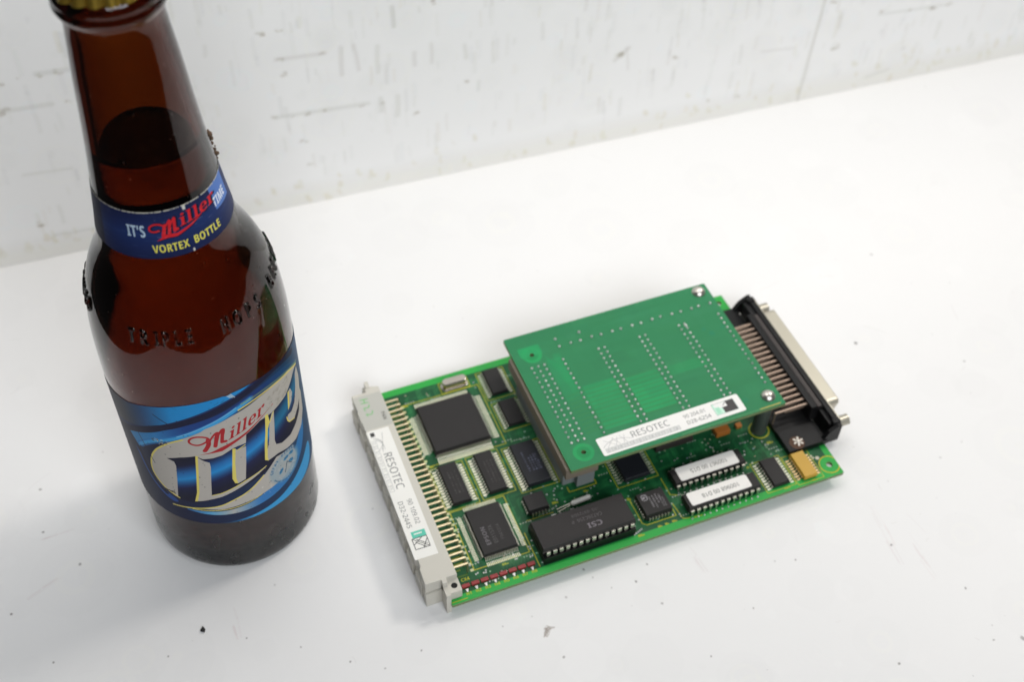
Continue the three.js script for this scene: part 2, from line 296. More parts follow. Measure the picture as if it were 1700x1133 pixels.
function leadGeo(profile, th, w) { return flat(new THREE.ExtrudeGeometry(ribbon(profile, th), { depth: w, bevelEnabled: false }).translate(0, 0, -w / 2)); }
const gull = (hm, span, w) => leadGeo([[-0.2, hm], [0.35, hm], [0.62, 0.3], [span, 0.13]], 0.16, w);
const padGeo = (a, b, w) => flat(new THREE.BoxGeometry(b - a, 0.1, w).translate((a + b) / 2, 0.06, 0));
function place(base, x, d, ux, ud) {
  const u = new THREE.Vector3(ux, 0, -ud), y = new THREE.Vector3(0, 1, 0), w = u.clone().cross(y);
  return base.clone().applyMatrix4(new THREE.Matrix4().makeBasis(u, y, w).setPosition(x, 0, -d));
}
function sideLeads(base, q, sides, counts, pitches) {
  const out = [];
  sides.forEach((s, i) => {
    const n = counts[i], p = pitches[i], cx = (q.x0 + q.x1) / 2, cd = (q.d0 + q.d1) / 2;
    for (let k = 0; k < n; k++) {
      const o = (k - (n - 1) / 2) * p;
      out.push(s === 'l' ? place(base, q.x0, cd + o, -1, 0) : s === 'r' ? place(base, q.x1, cd + o, 1, 0) : s === 'f' ? place(base, cx + o, q.d0, 0, -1) : place(base, cx + o, q.d1, 0, 1));
    }
  });
  return out;
}
// print on a chip: a decal sheet 0.03 mm above the body, only where there is lettering
function printSheet(name, x0, x1, d0, d1, h, c, parent, o = {}) {
  const g = new THREE.PlaneGeometry(x1 - x0, d1 - d0).rotateX(-Math.PI / 2).translate((x0 + x1) / 2, h, -(d0 + d1) / 2);
  return bp(name, g, phys({ map: tex(c), roughness: 0.5, specularIntensity: 0.6, ...o }), parent);
}
const marking = 'rgb(96,92,96)', chipBase = 'rgb(33,31,31)';
const chipGroup = [];
for (const q of SO) {
  const b = bp('microchip', chipBody(q.x0, q.x1, q.d0, q.d1, 0.25, q.t, q.n === 'net' ? 0.25 : 0.35), M[q.m]);
  const e = SOW[q.n], l = sideLeads(gull(q.t * 0.48, e * 0.62, 0.42), q, ['l', 'r'], [q.k, q.k], [1.27, 1.27]);
  stuff(bp('leads', l, q.n === 'net' ? M.copperTin : M.tin, b));
  stuff(bp('solder_pads', sideLeads(padGeo(e * 0.38, e, q.n === 'ram' ? 0.8 : 0.62), q, ['l', 'r'], [q.k, q.k], [1.27, 1.27]), q.n === 'net' ? M.copperTin : M.tinPale, b));
  if (q.n === 'net') b.userData.label = 'amber coloured resistor network';
  chipGroup.push(b);
}
// large square chip with leads on four sides
{
  const q = { x0: 15.5, x1: 38.7, d0: 62.1, d1: 85.9 };
  const b = bp('microchip', chipBody(q.x0, q.x1, q.d0, q.d1, 0.3, 3.4, 0.45), M.chip); b.userData.label = 'large square black chip without print';
  const S = ['l', 'r', 'f', 'b'], N = [22, 26, 28, 28], P = [0.86, 0.86, 0.8, 0.8];
  stuff(bp('leads', sideLeads(gull(1.6, 1.4, 0.3), q, S, N, P), M.tin, b));
  stuff(bp('solder_pads', sideLeads(padGeo(1.6, 3.6, 0.46), q, S, N, P), M.tinPale, b));
}
// printed rectangular chip
{
  const q = { x0: 16.8, x1: 30.4, d0: 13.3, d1: 33.5 };
  const b = bp('microchip', chipBody(q.x0, q.x1, q.d0, q.d1, 0.3, 3, 0.3), M.chip); b.userData.label = 'rectangular chip with grey printed lettering and fine leads';
  stuff(bp('leads', sideLeads(gull(1.4, 0.95, 0.26), q, ['l', 'r', 'f', 'b'], [30, 30, 20, 20], [0.65, 0.65, 0.65, 0.65]), M.tin, b));
  stuff(bp('solder_pads', sideLeads(padGeo(1.6, 3.2, 0.3), q, ['l', 'r', 'f', 'b'], [30, 30, 20, 20], [0.65, 0.65, 0.65, 0.65]), M.tinPale, b));
  const [c, g] = artboard(18, 29, 15, 31.5, 40); g.fillStyle = chipBase; g.fillRect(18, 15, 11, 17);
  const R = Math.PI / 2;
  txt(g, 'EPSON', 21.2, 16.6, 1.7, { rot: R, color: marking, font: 'bold sans-serif', w: 1.1 }); txt(g, 'E01157A', 23.9, 16.6, 1.5, { rot: R, color: 'rgb(82,78,80)' }); txt(g, 'F941014', 26.6, 17.4, 1.3, { rot: R, color: 'rgb(74,70,72)' });
  dot(g, 28, 30.2, 0.4, 'rgb(30,28,28)');
  printSheet('chip_print', 18, 29, 15, 31.5, 3.03, c, b);
}
// pale print on the dark chip beside the raised board
{
  const b = chipGroup[2], [c, g] = artboard(45, 52, 40, 53, 40); g.fillStyle = 'rgb(33,34,40)'; g.fillRect(45, 40, 7, 13);
  for (const [x, n] of [[46.6, 9], [48.3, 6], [49.4, 7], [50.5, 7], [51.3, 7]]) for (let i = 0; i < n; i++) { g.fillStyle = `rgba(112,116,140,${rr(0.35, 0.75)})`; g.fillRect(x - 0.4, 41.6 + i * 1.1, rr(0.5, 0.8), rr(0.5, 0.9)); }
  printSheet('chip_print', 45, 52, 40, 53, 2.73, c, b);
  for (const [k, x0, d0] of [[3, 15.6, 41], [4, 30.2, 41]]) {
    const [c2, g2] = artboard(x0, x0 + 4.8, d0, d0 + 13, 30); g2.fillStyle = chipBase; g2.fillRect(x0, d0, 5, 14);
    for (const o of [1.1, 2.4, 3.8]) for (let i = 0; i < 9; i++) { g2.fillStyle = `rgba(86,80,80,${rr(0.2, 0.6)})`; g2.fillRect(x0 + o, d0 + 1 + i * 1.2, rr(0.4, 0.7), rr(0.5, 1)); }
    printSheet('chip_print', x0, x0 + 4.8, d0, d0 + 13, 2.63, c2, chipGroup[k]);
  }
}
// square socketed chips with J leads
function plcc(x0, x1, d0, d1, t, n) {
  const s = rectShape(x0, x1, d0, d1); const b = bp('microchip', chipBody(x0, x1, d0, d1, 0.7, t, 0.22), M.chip);
  const j = leadGeo([[-0.3, 1.9], [0.28, 1.9], [0.36, 1.5], [0.3, 0.25]], 0.22, 0.66), q = { x0, x1, d0, d1 };
  stuff(bp('leads', sideLeads(j, q, ['l', 'r', 'f', 'b'], [n, n, n, n], [1.27, 1.27, 1.27, 1.27]), M.tin, b));
  return b;
}
plcc(38.8, 47.1, 24.2, 31.4, 4.2, 5);
{
  const b = plcc(78.4, 89.4, 6.8, 16.8, 4.3, 7); b.userData.label = 'square chip with a pale round-cornered emblem and printed lines';
  const [c, g] = artboard(79.2, 88.8, 7.6, 16.2, 40); g.fillStyle = chipBase; g.fillRect(79, 7, 11, 10);
  g.fillStyle = 'rgb(140,136,140)'; g.beginPath(); g.roundRect(79.9, 13, 2.4, 2.7, 0.8); g.fill();
  g.strokeStyle = chipBase; g.lineWidth = 0.45; g.beginPath(); g.arc(81, 14.4, 0.7, -1.5, 2.6); g.stroke(); g.beginPath(); g.moveTo(81.7, 13.6); g.lineTo(80.4, 13.5); g.stroke();
  for (const [x, n, d] of [[82.9, 7, 9.4], [84.2, 8, 8.8], [85.5, 6, 10.6], [86.7, 8, 8.6], [87.6, 6, 8.4]]) for (let i = 0; i < n; i++) { g.fillStyle = `rgba(128,124,128,${rr(0.5, 0.9)})`; g.fillRect(x - 0.35, d + i * 0.72, rr(0.5, 0.75), rr(0.4, 0.6)); }
  printSheet('chip_print', 79.2, 88.8, 7.6, 16.2, 4.33, c, b);
}
// long chip in a socket
function dipLead(top, w1, w2, toH) {
  return mergeGeometries([flat(new THREE.BoxGeometry(0.7, 0.28, w1).translate(0.15, top, 0)), flat(new RoundedBoxGeometry(0.34, top * 0.34, w1, 2, 0.12).translate(0.45, top - top * 0.17 + 0.12, 0)), flat(new THREE.BoxGeometry(0.28, top * 0.66 - toH, w2).translate(0.45, (top * 0.66 + toH) / 2, 0))]);
}
{
  const b = bp('microchip', chipBody(36.2, 73, 4.9, 17.6, 4.3, 8, 0.28), M.chip); b.userData.label = 'longest black chip with grey print, in a socket near the front edge';
  bp('socket', [box(36.4, 72.8, 3.6, 6.6, 0, 3.7), box(36.4, 72.8, 16, 19, 0, 3.7), box(36.4, 38.4, 6.6, 16, 0, 3.6), box(70.8, 72.8, 6.6, 16, 0, 3.6)], M.black, b);
  const lg = dipLead(5.9, 1.5, 0.7, 3.4).scale(MM, MM, MM);
  for (const s of [-1, 1]) for (let i = 0; i < 14; i++) {
    const m = new THREE.Mesh(lg, M.tin); m.name = 'lead'; m.castShadow = m.receiveShadow = true; m.rotation.y = s < 0 ? -Math.PI / 2 : Math.PI / 2;
    m.position.set((38.3 + i * 2.555 + OFF[0]) * MM, HB * MM, (-(s < 0 ? 4.9 : 17.6) + OFF[2]) * MM); b.add(m);
  }
  const [c, g] = artboard(37.5, 71.8, 6, 16.6, 30); g.fillStyle = 'rgb(35,32,32)'; g.fillRect(37, 5, 36, 12);
  dot(g, 41.8, 11, 1.15, 'rgb(38,35,34)'); dot(g, 66, 11.4, 1.15, 'rgb(36,33,33)'); dot(g, 71, 16, 0.5, 'rgb(30,28,28)');
  txt(g, 'CSI', 61.2, 9.6, 2.1, { rot: Math.PI, color: 'rgb(112,106,112)', font: 'bold sans-serif', w: 1.35 }); txt(g, 'CAT28C256  P', 62.4, 12.6, 1.35, { rot: Math.PI, color: 'rgb(88,82,86)', w: 1.05 }); txt(g, '-15  09725D8', 62, 14.9, 1.2, { rot: Math.PI, color: 'rgb(82,77,80)', w: 1.1 });
  printSheet('chip_print', 37.5, 71.8, 6, 16.6, 8.03, c, b);
}
function labelled(x0, x1, d0, d1, l0, l1, e0, e1, text, label) {
  const b = bp('microchip', chipBody(x0, x1, d0, d1, 1, 4.7, 0.3), M.chip); b.userData.label = label;
  const lg = dipLead(3.1, 1.35, 0.55, 0).scale(MM, MM, MM), sh = lg;
  for (const s of [-1, 1]) for (let i = 0; i < 12; i++) {
    const m = new THREE.Mesh(sh, M.tin); m.name = 'lead'; m.castShadow = m.receiveShadow = true; m.rotation.y = s < 0 ? -Math.PI / 2 : Math.PI / 2;
    m.position.set(((x0 + x1) / 2 + (i - 5.5) * 2.51 + OFF[0]) * MM, HB * MM, (-(s < 0 ? d0 : d1) + OFF[2]) * MM); b.add(m);
  }
  const [c, g] = artboard(l0, l1, e0, e1, 30); g.fillStyle = 'rgb(232,229,224)'; g.fillRect(l0, e0, l1 - l0, e1 - e0);
  txt(g, text, (l0 + l1) / 2 + 0.6, (e0 + e1) / 2 + 0.7, 1.7, { rot: Math.PI, color: 'rgb(38,34,32)', w: 1.0, align: 'center' });
  const st = bp('sticker', planUV(slab(rectShape(l0, l1, e0, e1, 0.9), 4.71, 4.83), l0, l1, e0, e1), std({ map: tex(c), roughness: 0.55 }), b);
  st.userData.label = 'white sticker with a printed number';
  return b;
}
labelled(94.8, 125, 15.4, 22.1, 97.4, 122.3, 15.8, 21.9, '100967 00 D15', 'long chip under a white sticker, the one nearer the raised board');
labelled(94.6, 125, 3.6, 10.5, 96.2, 121.4, 4.4, 10.2, '100968 00 D18', 'long chip under a white sticker, the one nearer the front edge');

// ---- small parts
{
  const st = new THREE.Shape(), L = (x0, x1, d0, d1) => rectShape(x0, x1, d0, d1, (d1 - d0) / 2);
  const can = bp('crystal_can', [slab(L(29.6, 39.6, 91.9, 95.3), 0.5, 3.6, 0.35)], M.canMetal); bp('can_rim', slab(L(29.0, 40.2, 91.3, 95.9), 0.1, 0.55, 0.1), M.canMetal, can); can.userData.label = 'silver metal can crystal';
  const g = new THREE.CapsuleGeometry(1.02, 6.4, 6, 18).rotateZ(-Math.PI / 2); const t = bp('tube_crystal', [g.rotateY(0.07).translate(59.6, 1.5, -23.6)], M.white); t.userData.label = 'small white metal tube crystal lying on the board'; t.material = std({ color: lin(0.85, 0.83, 0.76), roughness: 0.3 });
  const wire = (a, b, r = 0.18) => { const A = new THREE.Vector3(a[0], a[2], -a[1]), B = new THREE.Vector3(b[0], b[2], -b[1]), v = B.clone().sub(A); return new THREE.CylinderGeometry(r, r, v.length(), 8).applyQuaternion(new THREE.Quaternion().setFromUnitVectors(new THREE.Vector3(0, 1, 0), v.normalize())).translate((A.x + B.x) / 2, (A.y + B.y) / 2, (A.z + B.z) / 2); };
  bp('wire', [wire([49.9, 22.6, 0.1], [55.8, 23.2, 1.3]), wire([50, 23.8, 0.1], [55.8, 23.7, 1.5])], M.tin, t);
  for (let i = 0; i < 8; i++) {
    const x = 7 + i * 3.57, l = bp('indicator_lamp', rbox(x - 1.5, x + 1.5, 4.7, 6.1, 0, 1.1, 0.18), M.red);
    bp('solder_pad', [slab(new THREE.Shape([[x - 0.55, 4.3], [x + 0.55, 4.3], [x + 0.2, 3.1], [x - 0.3, 3.1]].map((p) => new THREE.Vector2(...p))), 0.02, 0.3, 0.05)], M.white, l);
    if (!i) l.userData.label = 'dark red indicator';
  }
  for (const [x0, x1, d0, d1, h, m, n] of [[121.5, 127.5, 32, 36, 2.6, M.orange, 'capacitor'], [131, 133.4, 33, 35, 1.6, M.orange, 'capacitor'], [96, 112, 34, 37, 3, M.brownBlack, 'capacitor'], [143.6, 145.6, 22.6, 23.8, 0.8, M.brownBlack, 'resistor'], [144.4, 146, 20.8, 21.9, 0.7, M.pinMetal, 'resistor']]) bp(n, rbox(x0, x1, d0, d1, 0.02, h, 0.2), m);
  const beads = [];
  for (let i = 0; i < 90; i++) { const x = rr(12, 150), d = rr(4, 30); beads.push(new THREE.SphereGeometry(0.36, 8, 4, 0, 6.3, 0, 1.57).scale(1, 0.5, 1).translate(x, 0, -d)); }
  for (let i = 0; i < 5; i++) beads.push(new THREE.SphereGeometry(0.42, 8, 5, 0, 6.3, 0, 1.57).translate(72.4 + i * 0.85, 0, -(3.4 + i * 0.32)));
  for (let i = 0; i < 12; i++) for (const [xc, d] of [[109.9, 13.4], [109.8, 1.9]]) beads.push(new THREE.SphereGeometry(0.42, 8, 5, 0, 6.3, 0, 1.57).scale(1, 0.7, 1).translate(xc + (i - 5.5) * 2.51 - 0.4, 0, -d - 0.1));
  for (let i = 0; i < 36; i++) { const s = rnd() < 0.75; beads.push(new THREE.SphereGeometry(0.36, 8, 4, 0, 6.3, 0, 1.57).scale(1, 0.5, 1).translate(s ? rr(38, 58) : rr(12, 36), 0, -(s ? rr(20, 34) : rr(8, 12)))); }
  stuff(bp('solder_joints', beads, M.solder));
}

// ---- edge connector at the left
{
  const s = rectShape(-7.4, 4.3, 6.6, 95.6);
  // left face carries a row of shallow castellations
  const prof = new THREE.Shape(); prof.moveTo(4.3, 7.0); prof.lineTo(4.3, 97.6); prof.lineTo(1.6, 98.6); prof.lineTo(-1.2, 98.2); prof.lineTo(-1.4, 96.3); prof.lineTo(-7.1, 96.3); 
  for (let i = 0; i < 8; i++) { const d = 93 - i * 10.6; prof.lineTo(-7.3, d); prof.lineTo(-6.6, d - 1.2); prof.lineTo(-6.6, d - 4.2); prof.lineTo(-7.3, d - 5.4); }
  prof.lineTo(-7.5, 6.8); prof.lineTo(-1.6, 6.8); prof.lineTo(-1.6, 5.0); prof.lineTo(0.2, 5); prof.lineTo(0.2, 7); prof.closePath();
  const c = bp('edge_connector', [slab(prof, 2.2, 7.9, 0.18), box(-6.8, -0.5, 7.4, 96, -6.4, 2.3), box(-1.6, 0.1, 1.2, 101, -6.4, 5.3), box(-7.6, -1.6, 6.3, 9, -6.4, 1.7),
    slab(hole(rectShape(0.1, 4.6, 2.2, 7.6, 0.3), 2.5, 4.9, 1.15), 0.05, 4.6, 0.1), slab(hole(rectShape(0.1, 4.4, 95.2, 100.6, 0.3), 2.4, 97.3, 1.15), 0.05, 4.6, 0.1), box(-0.6, 0.9, 98, 101.2, 4, 8.2),
    ...Array.from({ length: 9 }, (_, i) => rbox(-7.9, -6.6, 10.6 + i * 9.7, 17.4 + i * 9.7, -6.3, 1.2, 0.12))], M.grey);
  c.userData.label = 'pale grey multi-pin connector with a long white sticker';
  bp('rivet_hole', cyl(2.5, 4.9, 0.1, 4.3, 1.14, 20), M.hole, c); bp('rivet_hole', cyl(2.4, 97.3, 0.1, 4.3, 1.14, 20), M.hole, c);
  const pg = mergeGeometries([flat(new RoundedBoxGeometry(5.6, 0.62, 0.78, 2, 0.14).translate(-2.6, 0, 0)), flat(new THREE.BoxGeometry(0.6, 5.8, 0.7).translate(0.1, -2.9, 0))]).scale(MM, MM, MM);
  for (let i = 0; i < 32; i++) { const m = new THREE.Mesh(pg, M.pinMetal); m.name = 'pin'; m.castShadow = m.receiveShadow = true; m.position.set((9.6 + OFF[0]) * MM, (5.8 + HB) * MM, (-(10.9 + i * 2.558) + OFF[2]) * MM); c.add(m); }
  // sticker
  const [k, g] = artboard(0, 60, 0, 8.7, 30), D = 'rgb(92,92,92)';
  g.fillStyle = 'rgb(230,228,222)'; g.fillRect(0, 0, 60, 9);
  dot(g, 2, 2, 0.01, D); g.fillStyle = 'rgb(40,38,38)'; g.fillRect(1.0, 1.0, 1.9, 1.6);
  g.strokeStyle = 'rgba(130,130,130,0.8)'; g.lineWidth = 0.16; for (let i = 0; i < 3; i++) { g.beginPath(); g.moveTo(3 + i, 1 + i * 0.6); g.quadraticCurveTo(6, 7 - i, 10, 2 + i * 1.2); g.stroke(); } g.beginPath(); g.moveTo(2, 5.6); g.lineTo(11, 3.4); g.stroke();
  txt(g, 'RESOTEC', 11.6, 3.1, 3.1, { color: 'rgb(104,104,104)', w: 1.02 });
  for (let i = 0; i < 9; i++) { g.strokeStyle = 'rgba(150,150,150,0.8)'; g.lineWidth = 0.14; g.strokeRect(5 + i * 2.75, 0.45, 2.5, 1.7); txt(g, 'DEFMATUCN'[i], 5.5 + i * 2.75, 0.75, 1.15, { color: 'rgba(150,150,150,0.7)' }); }
  txt(g, '90 109.02', 34.4, 5, 1.75, { color: D, w: 1.08 }); txt(g, 'D32-2445', 34.4, 1.5, 1.85, { color: D, w: 1.12 });
  g.fillStyle = 'rgb(84,190,165)'; g.fillRect(48.5, 2, 3, 5.2); g.fillStyle = 'rgb(226,224,218)'; g.fillRect(49.4, 2.9, 0.5, 3); 
  g.strokeStyle = 'rgb(48,48,46)'; g.lineWidth = 0.26; g.strokeRect(51.4, 1.6, 4.6, 5.4); for (const a of [[51.4, 1.6, 56, 7], [51.4, 5.4, 54, 1.6], [52.4, 7, 56, 4.6], [53, 2.4, 56, 5.8], [52, 3.2, 54.6, 6.4]]) poly(g, a, null, 'rgb(44,44,42)', 0.26);
  const st = slab(rectShape(0, 60, 0, 8.7, 0.2), 0, 0.08); planUV(st, 0, 60, 0, 8.7); st.rotateY(-Math.PI / 2 - 0.012).translate(-6.9, 7.93, -77.3);
  bp('sticker', st, std({ map: tex(k), roughness: 0.5 }), c).userData.label = 'long white printed sticker on the connector';
  // green pen writing and moulded word at the far end
  const [k2, g2] = artboard(-7, 4, 78, 95, 40); g2.fillStyle = 'rgb(181,180,172)'; g2.fillRect(-7, 78, 11, 17);
  g2.strokeStyle = 'rgba(100,176,100,0.8)'; g2.lineWidth = 0.55;
  for (const a of [[-4.6, 93.2, -1.8, 93.0], [-4.6, 91.4, -1.9, 91.2], [-3.2, 93.1, -3.2, 91.3], [-2, 89.8, -2.2, 88.4, -4.4, 89.2, -4.2, 87.6], [-1.6, 86.6, -2, 84.6, -4.4, 86, -4, 84.8]]) smooth(g2, a, 'rgba(110,178,108,0.75)', 0.55);
  txt(g2, 'PAN', 1.2, 85, 1.5, { rot: -Math.PI / 2, color: 'rgb(92,90,86)', font: 'bold sans-serif' });
  const w = new THREE.PlaneGeometry(11, 17).rotateX(-Math.PI / 2).translate(-1.5, 7.94, -86.5);
  bp('pen_marks', w, std({ map: tex(k2), roughness: 0.55 }), c);
}

// ---- raised board
{
  const x0 = 54.7, x1 = 143.8, d0 = 24.3, d1 = 91.6, T = 21.5;
  const [c, g] = artboard(x0, x1, d0, d1, 20);
  g.fillStyle = 'rgb(42,121,78)'; g.fillRect(x0, d0, x1 - x0, d1 - d0);
  const lit = (x, y, w, h, a = 0.85) => { g.fillStyle = `rgba(32,150,88,${a})`; g.beginPath(); g.roundRect(x, y, w, h, 0.8); g.fill(); };
  // bare glass fibre shows brighter where there is no copper
  for (const [x, y, r] of [[62.4, 80.5, 4], [62.4, 30.6, 4]]) { dot(g, x, y, r, 'rgba(32,152,86,0.9)'); dot(g, x, y, 2.6, 'rgba(24,132,74,0.9)'); } lit(57.8, 80, 9, 5);
  lit(74.4, 37, 13, 22, 0.75); lit(91.6, 39, 13.4, 18, 0.85); lit(109, 52, 16, 4.6, 0.5); lit(66.4, 54, 6, 22, 0.35); lit(69.8, 56, 3, 22, 0.3);
  for (let i = 0; i < 10; i++) { const y = 38.6 + i * 2.05; poly(g, [67, y - 0.6, 73, y, 88, y, 105, y + 0.2], null, 'rgba(50,124,72,0.9)', 0.5); }
  for (let i = 0; i < 4; i++) poly(g, [108, 52.6 + i * 1.1, 112, 53.2 + i * 1.1, 124, 53.6 + i * 1.1], null, 'rgba(40,128,76,0.7)', 0.4);
  for (let i = 0; i < 6; i++) poly(g, [67 + i * 0.5, 78 - i, 70 + i * 0.5, 62 + i, 74, 58 - i * 2], null, 'rgba(30,140,84,0.5)', 0.45);
  for (let i = 0; i < 140; i++) { g.fillStyle = `rgba(${rnd() < 0.5 ? '36,108,70' : '56,134,90'},${rr(0.05, 0.16)})`; g.fillRect(rr(x0, x1), rr(d0, d1), rr(3, 22), rr(1, 8)); }
  dot(g, 134, 66, 1.2, 'rgba(24,120,90,0.5)'); dot(g, 132, 69, 0.8, 'rgba(24,120,90,0.5)'); dot(g, 139.6, 67.5, 1, 'rgba(24,120,90,0.4)'); dot(g, 130, 31, 1.3, 'rgba(24,120,90,0.3)');
  poly(g, [133, 25.1, 141.8, 25.2], null, 'rgb(176,160,84)', 0.5); poly(g, [100, 25.1, 133, 25.1], null, 'rgba(90,140,90,0.7)', 0.4);
  const P = [];                                             // solder points
  for (const x of [59.9, 62.5, 65.15, 73, 88.15, 90.75, 105.95, 108.55, 123.45, 126.05, 141.25]) for (let i = 0; i < 16; i++) P.push([x, 36.1 + i * 2.545, 0.5]);
  for (const [x, y] of [[74.2, 84.95], [74.3, 80.9], [79.3, 81.05], [84.5, 85.1], [83.2, 80.9], [88.2, 81.05], [92.2, 80.9], [97.2, 81], [100.8, 80.9], [105.9, 80.9], [109.8, 80.85], [114.7, 80.9], [118.6, 81.1], [123.7, 80.9], [127.6, 80.8], [132.4, 80.7], [135.7, 80.9], [140.8, 80.7]]) P.push([x, y, 0.6]);
  for (const [x, y, r] of P) dot(g, x, y, r + 0.3, 'rgba(34,104,66,0.9)');
  const s = rectShape(x0, x1, d0, d1, 0.5); hole(s, 62.4, 80.5, 0.9); hole(s, 62.4, 30.6, 0.9);
  const top = phys({ map: tex(c), roughness: 0.5, specularIntensity: 0.45 });
  const d = mkTwo('raised_board', planUV(slab(s, T - 1.6, T), x0, x1, d0, d1), [top, M.edge], board); d.userData.label = 'smaller green board on posts above the main board';
  const so = P.map(([x, y, r]) => new THREE.SphereGeometry(r * rr(0.85, 1.1), 9, 5, 0, 6.3, 0, 1.57).scale(1, rr(0.5, 1.1), 1).translate(x + rr(-0.08, 0.08), T, -y + rr(-0.08, 0.08)));
  so.push(new THREE.SphereGeometry(0.9, 9, 5, 0, 6.3, 0, 1.57).scale(0.7, 0.7, 1.2).translate(126, T, -73.3));
  stuff(bp('solder_joints', so, M.solder, d));
  for (const [x, y] of [[139.3, 87.9], [139, 29.7]]) {
    const pts = [[0, 2.1], [0.7, 2.02], [1.5, 1.72], [2.2, 1.2], [2.75, 0.5], [2.85, 0.02]].map((p) => new THREE.Vector2(...p)).reverse();
    bp('screw', [new THREE.LatheGeometry(pts, 28).translate(x, T, -y)], M.steel, d);
    bp('standoff', [cyl(x, y, 0.02, T - 1.6, 2.9, 24)], M.post, d);
  }
  // connector joining the two boards
  bp('plug', [box(53.7, 66.6, 26, 83, 14.2, T - 1.62)], M.brown, d);
  bp('receptacle', [box(61, 68, 30.5, 82, 0.02, 14.2), box(56.2, 61, 33, 80, 0.02, 14.2)], M.greyDark, d);
  for (const [a, b] of [[71.6, 74.2], [87, 92], [105, 109.6], [122.4, 127]]) bp('header_strip', box(a, b, 35, 76, T - 5, T - 1.62), M.black, d);
  // sticker
  const [k, q] = artboard(0, 59.4, 0, 8.3, 32), D = 'rgb(120,120,120)';
  q.fillStyle = 'rgb(231,229,225)'; q.fillRect(0, 0, 60, 9);
  q.strokeStyle = 'rgba(160,160,160,0.9)'; q.lineWidth = 0.18; q.beginPath(); q.moveTo(1.4, 3.6); q.quadraticCurveTo(6, 7.6, 13, 4); q.stroke();
  for (const [a, b] of [[2.4, 6.4], [5.8, 8], [9, 10.8]]) { poly(q, [a, 6.6, b, 3.2], null, 'rgba(165,165,165,0.9)', 0.16); poly(q, [b, 6.6, a + 0.6, 3.2], null, 'rgba(165,165,165,0.9)', 0.16); }
  txt(q, 'RESOTEC', 13, 4, 2.75, { color: D, w: 1.05 });
  for (let i = 0; i < 12; i++) { q.fillStyle = 'rgba(200,200,198,0.8)'; q.fillRect(1.6 + i * 2.55, 1, 2.3, 1.8); q.strokeStyle = 'rgba(150,150,150,0.8)'; q.lineWidth = 0.14; q.strokeRect(1.6 + i * 2.55, 1, 2.3, 1.8); txt(q, 'DHR1EDLAUTEB'[i], 2.1 + i * 2.55, 1.3, 1.15, { color: 'rgba(120,120,120,0.75)' }); }
  txt(q, '90 204.01', 35.2, 4.8, 1.6, { color: 'rgb(84,84,84)', w: 0.98 }); txt(q, 'D28-6254', 35.2, 1.8, 1.7, { color: 'rgb(84,84,84)', w: 1.02 });
  q.fillStyle = 'rgb(52,48,48)'; q.fillRect(49.6, 1.6, 7.2, 5.2); q.fillStyle = 'rgb(190,226,206)'; q.fillRect(47.6, 1.6, 3.6, 5.2); q.fillStyle = 'rgb(228,228,224)'; q.fillRect(48.4, 4.4, 5, 2.6); q.fillStyle = 'rgb(160,214,186)'; q.fillRect(48.2, 2, 1.8, 3);
  q.strokeStyle = 'rgb(120,150,135)'; q.lineWidth = 0.15; q.strokeRect(47.6, 1.6, 9.2, 5.2); poly(q, [52, 5.2, 53.2, 6.4], null, 'rgb(120,120,120)', 0.3);
  const st = slab(rectShape(0, 59.4, 0, 8.3, 0.9), 0, 0.1); planUV(st, 0, 59.4, 0, 8.3); st.rotateY(0.012).translate(68.8, T + 0.01, -26);
  bp('sticker', st, std({ map: tex(k), roughness: 0.5 }), d).userData.label = 'white printed sticker along the front of the raised board';
}

